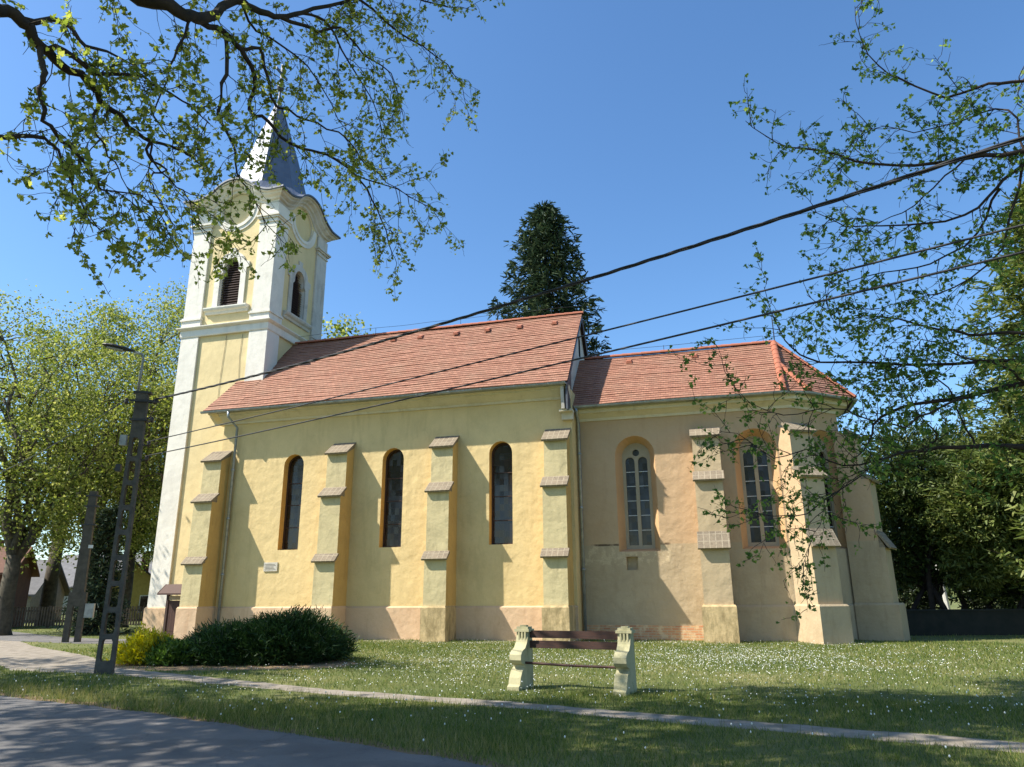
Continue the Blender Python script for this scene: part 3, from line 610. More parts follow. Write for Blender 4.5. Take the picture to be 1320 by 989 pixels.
for fi, (c, u, n) in enumerate(faces):
    O = (c[0], c[1], 0); U = (u[0], u[1], 0); N = (n[0], n[1], 0); Uv_, Nv, Z = Vector(U), Vector(N), Vector((0, 0, 1)); Ov = Vector(O)
    top = [(HW-2*HW*i/40, bell(HW-2*HW*i/40)-.3) for i in range(41)]
    b = MB(); disc = [(.88*math.cos(2*math.pi*k/28), ZC0+.88*math.sin(2*math.pi*k/28)) for k in range(28)]
    b.slab(O, U, Z, N, [(-HW, 0), (HW, 0)]+top, [bwin(), disc], .4, (0, 1, 0))
    tw = b.build('tower_wall', ['tower plaster', 'white plaster'], church)
    if fi == 0: tw['label'] = 'sunlit pale yellow tower face'
    # clock blank: disc and round moulding
    b = MB(); b.slab(Ov-Nv*.09, U, Z, N, [(.87*math.cos(2*math.pi*k/28), ZC0+.87*math.sin(2*math.pi*k/28)) for k in range(28)], (), .05); b.build('clock_blank', 'tower plaster', tw)
    b = MB()
    for r0, r1, ou in ((.86, 1.02, .09), (1.02, 1.2, .05)):
        an = [math.pi*(.97+1.06*k/30) for k in range(31)]; b.slab(Ov+Nv*ou, U, Z, N, [(r1*math.cos(a), ZC0+r1*math.sin(a)) for a in an]+[(r0*math.cos(a), ZC0+r0*math.sin(a)) for a in an[::-1]], (), ou+.01, (0, 0, 0))
    b.build('round_moulding', 'white plaster', tw)
    # belfry window: surround, sill, louvres
    b = MB(); so_ = bwin(.24, 14.58); so_[0] = (-.72, 14.5); so_[1] = (.72, 14.5)
    so_ = [(-.84, 14.5), (.84, 14.5), (.84, 16.4), (.98, 16.45), (.98, 16.72), (.7, 16.78)]+[(.7*math.cos(math.pi*i/12), 16.82+.48*math.sin(math.pi*i/12)) for i in range(1, 6)]+[(.14, 17.3), (.17, 17.52), (-.17, 17.52), (-.14, 17.3)]+[(.7*math.cos(math.pi*i/12), 16.82+.48*math.sin(math.pi*i/12)) for i in range(7, 12)]+[(-.7, 16.78), (-.98, 16.72), (-.98, 16.45), (-.84, 16.4)]
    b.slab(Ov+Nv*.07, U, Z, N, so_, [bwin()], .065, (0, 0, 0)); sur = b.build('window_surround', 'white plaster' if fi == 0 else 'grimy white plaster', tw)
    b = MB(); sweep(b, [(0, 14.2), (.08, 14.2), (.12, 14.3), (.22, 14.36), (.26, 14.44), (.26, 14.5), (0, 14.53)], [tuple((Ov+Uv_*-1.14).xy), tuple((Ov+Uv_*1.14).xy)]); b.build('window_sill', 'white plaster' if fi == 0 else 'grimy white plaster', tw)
    b = MB()
    for k in range(20):
        z = 14.6+k*.125
        if z > 16.9: break
        hw = .55 if z < 16.1 else .42 if z < 16.55 else .3
        b.hexa([Ov+Uv_*x-Nv*(d)+Z*zz for zz0 in (0, .022) for x, d, zz in ((-hw, .12, z+zz0), (hw, .12, z+zz0), (hw, .24, z+.1+zz0), (-hw, .24, z+.1+zz0))])
    b.build('louvres', 'louvre wood', tw)
    b = MB(); b.slab(Ov-Nv*.3, U, Z, N, bwin(-.0), (), .02); b.build('louvre_backing', 'dark wood', tw)
    # cornice following the bell curve
    b = MB(); prof = [(0, -.5), (.05, -.48), (.08, -.4), (.18, -.35), (.22, -.28), (.36, -.2), (.4, -.13), (.5, -.1), (.5, -.03)]; nseg = 44
    def cp(t, o, dz, B_=HW): return Ov+Uv_*(t*(HW+o))+Nv*o+Z*(bell(t*(HW+.5))+dz)
    for i in range(nseg):
        t0, t1 = -1+2*i/nseg, -1+2*(i+1)/nseg
        for (o0, d0), (o1, d1) in zip(prof[:-1], prof[1:]): b.face([cp(t0, o0, d0), cp(t1, o0, d0), cp(t1, o1, d1), cp(t0, o1, d1)])
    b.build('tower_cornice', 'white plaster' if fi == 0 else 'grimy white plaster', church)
    # pilasters of this face are in the corner pieces below
# corner pilasters, one per corner (L-shaped), string course, plinth
PW, PP = .86, .09
for (cx, cy, sx, sy) in ((TX0, TY0, 1, 1), (TX1, TY0, -1, 1), (TX1, TY1, -1, -1), (TX0, TY1, 1, -1)):
    def Lp(o, w=PW): return [(cx-sx*o, cy-sy*o), (cx+sx*w, cy-sy*o), (cx+sx*w, cy+sy*.02), (cx+sx*.02, cy+sy*.02), (cx+sx*.02, cy+sy*w), (cx-sx*o, cy+sy*w)]
    b = MB()
    for z0, z1, o, w in ((1.14, 13.2, PP, PW), (13.66, 13.98, PP+.04, PW+.04), (13.98, 14.06, PP+.1, PW+.07), (14.06, 14.13, PP+.05, PW+.04), (14.13, 18.6, PP, PW), (18.6, 18.68, PP+.05, PW+.03), (18.68, 18.8, PP+.02, PW), (18.8, 18.88, PP+.1, PW+.06), (18.88, 18.97, PP+.16, PW+.1), (18.97, 19.62, PP, PW)):
        p = Lp(o, w); b.slab((0, 0, z1), (1, 0, 0), (0, 1, 0), (0, 0, 1), p if sx*sy > 0 else p[::-1], (), z1-z0)
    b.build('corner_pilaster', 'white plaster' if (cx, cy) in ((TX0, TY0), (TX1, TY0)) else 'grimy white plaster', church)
ring = [(TX0, TY0), (TX1, TY0), (TX1, TY1), (TX0, TY1), (TX0, TY0+.01)]
def ringsweep(name, prof, m):
    b = MB(); pts = [(TX0, TY0), (TX1, TY0), (TX1, TY1), (TX0, TY1)]
    cs = [[(x+sx*o, y+sy*o, z) for o, z in prof] for (x, y), (sx, sy) in zip(pts, ((-1, -1), (1, -1), (1, 1), (-1, 1)))]
    for i in range(4):
        r0, r1 = cs[i], cs[(i+1) % 4]
        for j in range(len(prof)-1): b.face([r0[j], r1[j], r1[j+1], r0[j+1]])
    return b.build(name, m, church)
ringsweep('string_course', [(0, 13.16), (PP+.03, 13.16), (PP+.05, 13.22), (PP+.05, 13.48), (PP+.13, 13.52), (PP+.2, 13.58), (PP+.2, 13.62), (0, 13.68)], 'white plaster')
ringsweep('tower_plinth', [(0, 0), (.16, 0), (.16, 1.1), (.12, 1.15), (0, 1.17)], 'peach plinth')
b = MB(); b.tube([(-9.65, TY0-.02, 13.1), (-9.7, TY0-.02, 12), (-9.62, TY0-.02, 10.9)], .008, 4); b.build('lightning_wire', 'dark metal', church)
b = MB(); b.tube([(-10.5, TY0-.02, 13.1), (-10.6, TY0-.02, 11), (-10.62, TY0-.02, 9.4)], .008, 4); b.build('lightning_wire', 'dark metal', church)
# tower roof: from the bell-curved cornice to the octagon, then the spire
SPC = (TC[0]+.1, TC[1]); R8 = 1.95; Z8 = 21.35
def octr(th, r):
    a = (th-math.pi/8) % (math.pi/4)-math.pi/8
    return r*math.cos(math.pi/8)/math.cos(a)
b = MB(); rings = [[], [], [], []]
for c, u, n in faces:
    for i in range(32):
        t = -1+2*i/32; o = .53; x = c[0]+u[0]*t*(HW+o)+n[0]*o; y = c[1]+u[1]*t*(HW+o)+n[1]*o; z = bell(t*(HW+.5))
        th = math.atan2(y-SPC[1], x-SPC[0]); r = octr(th, R8); q = (SPC[0]+r*math.cos(th), SPC[1]+r*math.sin(th), Z8)
        rings[0].append((x, y, z-.05)); rings[1].append((x, y, z+.012))
        k = .5; rings[2].append((x+(q[0]-x)*k, y+(q[1]-y)*k, max(z+(q[2]-z)*.3, z))); rings[3].append(q)
for r0, r1 in zip(rings[:-1], rings[1:]):
    L = len(r0)
    for i in range(L):
        j = (i+1) % L; b.face([r0[i], r0[j], r1[j], r1[i]], 0, [(i*.15, 0), (i*.15+.15, 0), (i*.15+.15, .9), (i*.15, .9)])
b.build('tower_roof', 'spire', church)
b = MB()
for c, u, n in faces:
    for i in range(44):
        q = []
        for t in (-1+2*i/44, -1+2*(i+1)/44):
            for o, dz in ((.48, -.07), (.57, -.05), (.57, .035), (.5, .05)): q.append((c[0]+u[0]*t*(HW+o)+n[0]*o, c[1]+u[1]*t*(HW+o)+n[1]*o, bell(t*(HW+.5))+dz))
        for k in range(3): b.face([q[k], q[4+k], q[5+k], q[k+1]])
b.build('cornice_flashing', 'cornice sheet', church)
b = MB(); lv = [(Z8-.06, 1.98), (Z8+.3, 1.86), (Z8+2.5, 1.25), (27.05, .22), (27.32, .06)]
for (z0, r0), (z1, r1) in zip(lv[:-1], lv[1:]):
    for k in range(8):
        a0, a1 = math.pi/8+k*math.pi/4, math.pi/8+(k+1)*math.pi/4; w0, w1 = r0*math.tan(math.pi/8)*.92, r1*math.tan(math.pi/8)*.92
        b.face([(SPC[0]+r0*math.cos(a0), SPC[1]+r0*math.sin(a0), z0), (SPC[0]+r0*math.cos(a1), SPC[1]+r0*math.sin(a1), z0), (SPC[0]+r1*math.cos(a1), SPC[1]+r1*math.sin(a1), z1), (SPC[0]+r1*math.cos(a0), SPC[1]+r1*math.sin(a0), z1)], 0, [(-w0, z0), (w0, z0), (w1, z1), (-w1, z1)])
spire = b.build('spire', 'spire', church)
b = MB(); b.tube([(SPC[0], SPC[1], 27.1), (SPC[0], SPC[1], 28.1)], [.09, .05], 8); n = 10
prof = [(28.22+.2*math.sin(a), .2*math.cos(a)) for a in [-math.pi/2+math.pi*i/n for i in range(n+1)]]
b.tube([(SPC[0], SPC[1], z) for z, r in prof], [max(r, .005) for z, r in prof], 14); b.build('finial_ball', 'cornice sheet', spire, True)
b = MB(); b.box(SPC[0]-.045, SPC[0]+.045, SPC[1]-.06, SPC[1]+.06, 28.35, 29.75); b.box(SPC[0]-.04, SPC[0]+.04, SPC[1]-.52, SPC[1]+.52, 29.1, 29.24); b.build('cross', 'cornice sheet', spire)
# plaque with engraved lines (unreadable in the photo: plain bars)
b = MB(); b.box(-6.88, -6.27, -.035, -.002, 2.5, 2.84); pq = b.build('wall_plaque', 'marble plaque', church)
b = MB()
for k in range(5): b.box(-6.82+.02*(k % 2), -6.34-.05*(k % 3), -.038, -.035, 2.55+k*.052, 2.566+k*.052)
b.build('plaque_lettering', 'engraving', pq)

# ------------------------------------------------------------------ notice board by the tower
nbd = tag(empty('notice_board', (-10.7, -.3, 0)), 'brown wooden roofed notice board standing against the tower foot', 'notice board')
b = MB(); b.box(-11.0, -10.9, -.36, -.26, 0, 1.72); b.build('post', 'dark wood', nbd); b = MB(); b.box(-9.75, -9.65, -.36, -.26, 0, 1.72); b.build('post', 'dark wood', nbd)
b = MB()
for k in range(10): b.box(-10.89+k*.114, -10.89+k*.114+.108, -.33, -.29, .25, 1.42)
b.box(-10.89, -9.76, -.325, -.295, .1, .25); b.build('board_panel', 'red brown wood', nbd)
b = MB(); b.box(-10.9, -9.75, -.335, -.285, 1.44, 1.6); b.build('header_rail', 'stone frame', nbd)
b = MB(); b.slab((-11.15, -.31, 0), (0, -1, 0), (0, 0, 1), (-1, 0, 0), [(-.42, 1.66), (0, 2.0), (.42, 1.66), (.42, 1.72), (0, 2.06), (-.42, 1.72)], (), -1.65 if 0 else .02)
b.hexa([(-11.15, -.73, 1.64), (-9.5, -.73, 1.64), (-9.5, -.31, 1.98), (-11.15, -.31, 1.98), (-11.15, -.73, 1.7), (-9.5, -.73, 1.7), (-9.5, -.31, 2.05), (-11.15, -.31, 2.05)])
b.hexa([(-9.5, .11, 1.64), (-11.15, .11, 1.64), (-11.15, -.31, 1.98), (-9.5, -.31, 1.98), (-9.5, .11, 1.7), (-11.15, .11, 1.7), (-11.15, -.31, 2.05), (-9.5, -.31, 2.05)])
b.face([(-11.13, -.7, 1.66), (-11.13, .08, 1.66), (-11.13, -.31, 1.97)]); b.build('board_roof', 'red brown wood', nbd)

# ------------------------------------------------------------------ bench
ba = R(-9); bu = Vector((math.cos(ba), math.sin(ba), 0)); bn = Vector((math.sin(ba), -math.cos(ba), 0)); bo_ = Vector((7.0, -12.32, 0))
bench = tag(empty('park_bench', bo_+bu*.9), 'old lawn bench with pale moulded concrete ends and red brown back planks', 'bench')
prof = [(0, 0), (.66, 0), (.66, .06), (.6, .09), (.57, .2), (.5, .3), (.4, .36), (.41, .4), (.5, .42), (.56, .48), (.55, .57), (.48, .63), (.36, .67), (.28, .76), (.24, .88), (.23, .94), (.05, .94), (.02, .5)]
for k in (0, 1):
    o = bo_+bu*(k*1.88)
    b = MB(); b.slab(o+bu*.11, bn, (0, 0, 1), bu, [(p[0], p[1]) for p in prof][::1], (), .22)
    for i in range(3): b.obox(o-bu*(.07-.06*i)+bn*.18+Vector((0, 0, .66)), bu*.03, bn*(.09), Vector((0, 0, .27)))
    sup = b.build('bench_support', 'cast concrete', bench)
    b = MB(); c0 = o-bu*.14+bn*.02; b.obox(c0+Vector((0, 0, .935)), bu*.28, bn*.25, Vector((0, 0, .045))); b.obox(c0+bu*.03+bn*.03+Vector((0, 0, .98)), bu*.22, bn*.19, Vector((0, 0, .04)))
    b.obox(c0+bu*.08+bn*.08+Vector((0, 0, 1.02)), bu*.12, bn*.1, Vector((0, 0, .025))); b.build('support_cap', 'cast concrete', sup)
for z in (.66, .83):
    b = MB(); b.obox(bo_+bu*.11+bn*.16+Vector((0, 0, z-.0)), bu*1.66, bn*-.035, Vector((0, 0, .125))); b.build('back_plank', 'bench wood', bench)
b = MB(); b.tube([bo_+bu*.05+bn*.36+Vector((0, 0, .43)), bo_+bu*.95+bn*.36+Vector((0, 0, .405)), bo_+bu*1.8+bn*.36+Vector((0, 0, .4))], .022, 8); b.build('seat_rail', 'bench wood', bench)

# ------------------------------------------------------------------ poles, lamp, wires
pu = Vector((.88, .475, 0)).normalized(); pn = Vector((.475, -.88, 0)).normalized()
def lattice(root, base, H, w0, w1, th, slots, zs, ztop):
    b = MB(); hs = []
    for k in range(slots):
        za = zs+(ztop-zs)*k/slots+.06; zb = zs+(ztop-zs)*(k+1)/slots-.05; wa = (w0+(w1-w0)*za/H)/2-.07; wb = (w0+(w1-w0)*zb/H)/2-.07; r = .05
        hs.append([(-wa+r*.5, za), (wa-r*.5, za), (wa, za+r), (wb, zb-r), (wb-r*.5, zb), (-wb+r*.5, zb), (-wb, zb-r), (-wa, za+r)])
    b.slab(Vector(base)+pn*th/2, pu, (0, 0, 1), pn, [(-w0/2, -.05), (w0/2, -.05), (w1/2, H), (-w1/2, H)], hs, th, (0, 0, 0)); return b.build('pole_shaft', 'pole concrete', root)
pb = (-2.42, -12.15, 0); pole = tag(empty('utility_pole', pb), 'near concrete ladder-type utility pole with a street lamp on top, beside the footpath', 'utility pole')
lattice(pole, pb, 6.28, .36, .26, .17, 9, .2, 5.2)
Pv = Vector(pb)
b = MB(); b.obox(Pv-pu*.19-pn*.1+Vector((0, 0, 6.22)), pu*.38, pn*.2, Vector((0, 0, .05))); b.build('pole_cap', 'dark metal', pole)
b = MB(); b.obox(Pv-pu*.22+pn*.1+Vector((0, 0, 6.0)), pu*.62, pn*.05, Vector((0, 0, .05))); b.build('pole_bracket', 'dark metal', pole)
b = MB(); b.obox(Pv-pu*.18-pn*.12+Vector((0, 0, 5.55)), pu*.36, pn*.24, Vector((0, 0, .05))); b.build('pole_bracket', 'dark metal', pole)
CB = []
for (dx, z) in ((.32, 6.02), (-.3, 6.0), (.3, 5.58), (.3, 5.0), (.3, 4.66)):
    b = MB(); c = Pv+pu*dx+pn*.12; b.tube([c+Vector((0, 0, z+zz)) for zz in (-.07, -.04, 0, .04, .07)], [.02, .05, .035, .05, .02], 8); b.build('insulator', 'plastic insulator', pole, True)
    b = MB(); b.tube([Pv+pu*(.16 if dx > 0 else -.16)+pn*.08+Vector((0, 0, z-.02)), c+Vector((0, 0, z-.05))], .014, 5); b.build('insulator_arm', 'dark metal', pole)
b = MB(); b.obox(Pv-pu*.32+pn*.02+Vector((0, 0, 4.95)), pu*.14, pn*.14, Vector((0, 0, .24))); b.build('junction_box', 'light metal', pole)
b = MB(); b.obox(Pv-pu*.33-pn*.02+Vector((0, 0, 4.35)), pu*.1, pn*.16, Vector((0, 0, .16))); b.build('fuse_box', 'dark metal', pole)
b = MB(); b.tube([Pv-pu*.12+Vector((0, 0, 6.15)), Pv-pu*.11+Vector((0, 0, 6.8)), Pv-pu*.1+Vector((0, 0, 7.1)), Pv-pu*.14+pn*.02+Vector((0, 0, 7.2)), Pv-pu*.32+pn*.06+Vector((0, 0, 7.24))], .032, 8)
lamp = b.build('lamp_arm', 'light metal', pole, True)
hd = Pv-pu*.3+pn*.06+Vector((0, 0, 7.25)); ld = (Vector((-.75, -.6, .12))).normalized()
b = MB(); sd = ld.cross(Vector((0, 0, 1))).normalized(); u2 = sd.cross(ld)
secs = [(0, .035, .03), (.14, .05, .04), (.26, .12, .05), (.48, .14, .055), (.62, .1, .04), (.7, .04, .02)]
rows = [[hd+ld*l+sd*(w*math.cos(a))+u2*(h*math.sin(a)+.01) for a in [2*math.pi*k/12 for k in range(12)]] for l, w, h in secs]
for r0, r1 in zip(rows[:-1], rows[1:]):
    for k in range(12): b.face([r0[k], r0[(k+1) % 12], r1[(k+1) % 12], r1[k]])
b.face(rows[0]); b.face(rows[-1][::-1]); b.build('lamp_head', 'dark metal', lamp, False)
b = MB(); b.obox(hd+ld*.24-sd*.08-u2*.056, ld*.34, sd*.16, u2*.02); b.build('lamp_lens', 'lamp glass', lamp)
p2 = (-12.55, -3.15, 0); pole2 = tag(empty('utility_pole', p2), 'farther concrete utility pole with a small white box low on its shaft', 'utility pole')
P2v = Vector(p2)
b = MB(); 
for s in (-1, 1): b.obox(P2v+pu*(s*.2-.1)-pn*.1+Vector((0, 0, -.05)), pu*.19, pn*.2, Vector((0, 0, 1.3)))
b.obox(P2v-pu*.3-pn*.1+Vector((0, 0, 1.25)), pu*.59, pn*.2, Vector((0, 0, .5)))
b.hexa([P2v+pu*x+pn*y+Vector((0, 0, z)) for z, w in ((1.75, .2), (5.5, .13)) for x, y in ((-w, -.1), (w, -.1), (w, .1), (-w, .1))]); b.build('pole_shaft', 'shaded pole concrete', pole2)
b = MB(); b.obox(P2v+pu*.3-pn*.1+Vector((0, 0, .85)), pu*.3, pn*.18, Vector((0, 0, .5))); b.build('meter_box', 'light metal', pole2)
b = MB(); b.obox(P2v+pu*.12+pn*.1+Vector((0, 0, 3.35)), pu*.16, pn*.02, Vector((0, 0, .12))); b.build('number_plate', 'white paint', pole2)
for z in (4.2, 4.9, 5.3): b = MB(); b.obox(P2v-pu*.24-pn*.12+Vector((0, 0, z)), pu*.48, pn*.24, Vector((0, 0, .05))); b.build('pole_bracket', 'dark metal', pole2)
def cable(name, A_, B_, sag, r, label, twist=False, far=None):
    A_, B_ = Vector(A_), Vector(B_); E_ = A_+(B_-A_)*1.9; n = 60; b = MB(); base = []
    for i in range(n+1):
        t = i/n; p = A_.lerp(E_, t); tt = t*1.9; p.z -= sag*4*(t*(1-t))*1.0; base.append(p)
    if twist:
        for ph in (0, 2.1, 4.2):
            pts = []
            for i in range(n*5+1):
                f = i/5; k = min(int(f), n-1); p = base[k].lerp(base[k+1], f-k); a = i*.55+ph
                pts.append(p+Vector((0, math.cos(a), math.sin(a)))*r*.62)
            b.tube(pts, r*.55, 5)
    else: b.tube(base, r, 6)
    o = b.build(name, 'cable black', None, True); tag(o, label, 'cable'); return o
def endpoint(A_, px, py, D):  # far end so that the sagged line keeps its height
    return at(px, py, D)
cable('power_cable', Pv+pu*.32+pn*.12+Vector((0, 0, 6.08)), at(1320, 178, 7.5)+Vector((0, 0, .66)), .66, .022, 'thick twisted black cable, highest of the three crossing the sky from the lamp pole', True)
cable('power_cable', Pv+pu*.3+pn*.12+Vector((0, 0, 5.06)), at(1320, 290, 7.5)+Vector((0, 0, .13)), .13, .011, 'thin black cable, middle one of the three passing in front of the nave roof')
cable('power_cable', Pv+pu*.3+pn*.12+Vector((0, 0, 4.72)), at(1320, 325, 7.5)+Vector((0, 0, .2)), .2, .012, 'thin black cable, lowest of the three, crossing just under the nave eaves')
b = MB(); n = 24; a_, c_ = Pv-pu*.3+pn*.12+Vector((0, 0, 6.05)), Vector((-28, 1, 6.6))
b.tube([a_.lerp(c_, i/n)-Vector((0, 0, .7*4*(i/n)*(1-i/n))) for i in range(n+1)], .011, 5); tag(b.build('service_wire', 'cable black'), 'thin wire running from the lamp pole away into the left trees', 'wire')

# ------------------------------------------------------------------ far houses, fence, low wall
def house(name, label, base, ang, w, d, h, rh, wm, rm, wins, oh=.35, gw=()):
    root = tag(empty(name, base), label, 'house'); ca, sa = math.cos(ang), math.sin(ang); B_ = Vector(base)
    P = lambda x, y, z: B_+Vector((x*ca-y*sa, x*sa+y*ca, z)); u = Vector((ca, sa, 0)); v = Vector((-sa, ca, 0))
    b = MB(); b.hexa([P(*q) for q in ((-w/2, 0, 0), (w/2, 0, 0), (w/2, d, 0), (-w/2, d, 0), (-w/2, 0, h), (w/2, 0, h), (w/2, d, h), (-w/2, d, h))])
    b.face([P(-w/2, 0, h), P(-w/2, d, h), P(-w/2, d/2, h+rh)]); b.face([P(w/2, 0, h), P(w/2, d, h), P(w/2, d/2, h+rh)]); b.build('wall', wm, root)
    b = MB(); k = rh/(d/2)
    for s in (0, 1):
        y0, yr_ = (-oh, d/2) if s == 0 else (d+oh, d/2); z0 = h-oh*k
        q = [P(-w/2-oh, y0, z0), P(w/2+oh, y0, z0), P(w/2+oh, yr_, h+rh), P(-w/2-oh, yr_, h+rh)]; b.hexa([p+Vector((0, 0, .02)) for p in q]+[p+Vector((0, 0, .14)) for p in q])
    rf = b.build('roof', rm, root); b = MB(); c = P(w*.2, d*.6, h+rh*.5); b.obox(c, u*.5, v*.5, Vector((0, 0, rh*.9))); b.build('chimney', 'house brick red', rf)
    for (y, z, ww, hh) in gw:
        b = MB(); b.obox(P(w/2+.002, y-ww/2-.06, z-.06), v*(ww+.12), u*.05, Vector((0, 0, hh+.12))); wo = b.build('window', 'white paint', root)
        b = MB(); b.obox(P(w/2+.054, y-ww/2, z), v*ww, u*.008, Vector((0, 0, hh))); b.build('pane', 'glass', wo)
    for (x, z, ww, hh) in wins:
        b = MB(); b.obox(P(x-ww/2-.06, -.05, z-.06), u*(ww+.12), v*.049, Vector((0, 0, hh+.12))); wo = b.build('window', 'white paint', root)
        b = MB(); b.obox(P(x-ww/2, -.06, z), u*ww, v*.008, Vector((0, 0, hh))); b.build('pane', 'glass', wo)
    return root
house('brick_house', 'low red brick house with brown tiled roof behind the leftmost forked tree', (-28.2, 3.4, 0), R(35), 6.0, 4.6, 2.9, 1.3, 'house brick red', 'brown roof', [(-.5, .9, .8, 1.0)])
house('cottage', 'small far cottage with yellow gable wall beyond the fence, next to the tower foot', (-31.6, 16.8, 0), R(-47), 6, 4.6, 1.9, 1.9, 'house ochre', 'dark roof', [(-1.6, .8, .8, 1.1)], gw=[(1.3, .6, .7, 1.0), (3.3, .6, .7, 1.0)])
house('long_house', 'long pale grey roofed house in the distance, between the pole and the tower', (-42, 34, 0), R(15), 22, 9, 2.6, 3.0, 'house render', 'grey roof', [(-6, .9, 1.2, 1.3), (-2, .9, 1.2, 1.3), (3, .9, 1.2, 1.3), (8, .9, 1.2, 1.3)])
house('outbuilding', 'pale outbuilding with grey roof, seen between the brick house and far pole', (-36, 11, 0), R(25), 8, 5, 1.9, 2.0, 'house render', 'grey roof', [(-1, .8, .9, .9)])
fn = tag(empty('picket_fence', (-24, 7, 0)), 'weathered picket fence beyond the side road, left of the tower foot', 'fence'); b = MB(); pp = MB(); rl = MB()
f0, f1 = Vector((-30, 4.2, 0)), Vector((-15, 9.5, 0)); fd = (f1-f0).normalized(); fl = (f1-f0).length
for k in range(int(fl/.14)):
    p = f0+fd*(k*.14); pp.obox(p+Vector((0, 0, .12)), fd*.08, Vector((0, .02, 0)), Vector((0, 0, .95+.05*random.random())))
for z in (.35, .85): rl.obox(f0+Vector((0, .03, z)), fd*fl, Vector((0, .04, 0)), Vector((0, 0, .07)))
pp.build('pickets', 'fence wood', fn); rl.build('rail', 'fence wood', fn)
for k in range(6): q = MB(); q.obox(f0+fd*(k*fl/5-.05)+Vector((0, .07, 0)), fd*.1, Vector((0, .1, 0)), Vector((0, 0, 1.15))); q.build('post', 'fence wood', fn)
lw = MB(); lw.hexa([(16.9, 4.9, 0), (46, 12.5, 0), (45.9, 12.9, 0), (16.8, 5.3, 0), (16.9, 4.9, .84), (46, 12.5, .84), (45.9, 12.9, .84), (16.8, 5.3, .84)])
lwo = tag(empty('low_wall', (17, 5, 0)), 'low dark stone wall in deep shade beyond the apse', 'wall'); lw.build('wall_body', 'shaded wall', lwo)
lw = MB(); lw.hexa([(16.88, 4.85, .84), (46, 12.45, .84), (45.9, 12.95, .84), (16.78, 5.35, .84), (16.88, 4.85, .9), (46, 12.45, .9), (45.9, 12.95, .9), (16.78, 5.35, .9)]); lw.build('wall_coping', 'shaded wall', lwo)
b = MB(); q = at(1226, 800, 42); q.z = 0; b.tube([q, q+Vector((-.25, 0, 3.6))], .11, 8); tag(b.build('fence_post', 'white paint'), 'white post standing in the gap under the dark evergreens', 'post')
# ------------------------------------------------------------------ trees
def polyl(a, c, n, wob, droop=0):
    a, c = Vector(a), Vector(c); L = (c-a).length; pts = [a]
    for i in range(1, n+1):
        t = i/n; p = a.lerp(c, t)+Vector((random.gauss(0, 1), random.gauss(0, 1), random.gauss(0, .7)))*wob*L*(1 if i < n else .3); p.z -= droop*L*math.sin(math.pi*t)*.5; pts.append(p)
    return pts
def tapers(r0, r1, n): return [r0+(r1-r0)*(i/(n-1))**.8 for i in range(n)]
def crown_tree(name, label, base, H, trunk_r, fork_z, lobes, nclu, nleaf, lsize, lmat, bark, cat='tree', group=None, limbs=6, clr=.75, lean=(0, 0), cull=False, tm=QUAD, tf=QUAD_F, cl=1):
    """lobes: [(dx,dy,z,rx,ry,rz)] relative to the base"""
    root = tag(empty(name, base), label, cat, group); B_ = Vector(base); b = MB(); fork = B_+Vector((lean[0], lean[1], fork_z))
    b.tube([B_-Vector((0, 0, .1)), B_+Vector((lean[0]*.05, lean[1]*.05, .25)), B_.lerp(fork, .5)+Vector((random.gauss(0, .1), 0, 0)), fork], [trunk_r*1.5, trunk_r*1.1, trunk_r*.95, trunk_r*.85], 12)
    nodes = [fork]
    for k in range(limbs):
        lo = lobes[k % len(lobes)]; a = 2*math.pi*k/limbs+random.random(); q = Vector((B_.x+lo[0]+lo[3]*.45*math.cos(a), B_.y+lo[1]+lo[4]*.45*math.sin(a), B_.z+lo[2]+lo[5]*random.uniform(-.1, .65)))
        pl = polyl(fork-Vector((0, 0, random.uniform(0, .3)*fork_z*.4)), q, 7, .035, -.12); b.tube(pl, tapers(trunk_r*.6, .035, 8), 8, caps=False); nodes += pl[2:]
        for j in range(3):
            s_ = pl[random.randint(2, 5)]; v = Vector((random.gauss(0, 1), random.gauss(0, 1), random.uniform(-.1, .9))).normalized()*min(lo[3], lo[5])*random.uniform(.5, .95)
            p2_ = polyl(s_, s_+v, 5, .05); b.tube(p2_, tapers(trunk_r*.22, .02, 6), 6, caps=False); nodes += p2_[1:]
    NA = np.array([tuple(n_) for n_ in nodes]); C = []
    for k in range(nclu):
        lo = lobes[int(rng.integers(len(lobes)))]; v = rng.normal(size=3); v /= np.linalg.norm(v); r = rng.uniform(.35, 1)**.6
        c = np.array([B_.x+lo[0], B_.y+lo[1], B_.z+lo[2]])+v*r*np.array(lo[3:6])
        if cull and seen(c[None], 60)[0]: continue
        i = np.argmin(np.linalg.norm(NA-c, axis=1)); 
        if random.random() < cl:
            b.tube(polyl(NA[i], c, 3, .06), [.03, .022, .014, .008], 4, caps=False)
        C.append(c)
    b.build('trunk', bark, root, True); C = np.array(C)
    sp = rng.normal(size=(len(C), nleaf, 3))*np.array([clr, clr, clr*.6]); P = (C[:, None]+sp*rng.uniform(.5, 1.2, (len(C), 1, 1))).reshape(-1, 3)
    if cull: P = P[~seen(P, 15)]
    leaves('crown', P, lsize, tm, tf, lmat, root); return root
def onray(px, D): p = at(px, 776, D); return (p.x, p.y, 0)
G = 'plane trees left of the tower'
crown_tree('plane_tree', 'forked plane tree at the left edge with pale twin trunks beside the brick house', onray(8, 40), 18, .34, 3.4, [(-1.8, 0, 9.5, 4.0, 3.6, 4.2), (-3.8, 1, 13.5, 3.4, 3, 3.4), (.2, 1.5, 8, 3.0, 3, 3.0), (-.5, 1, 5.6, 4, 2.5, 2.2)], 230, 125, .105, 'plane crown', 'plane bark', limbs=11, clr=.85)
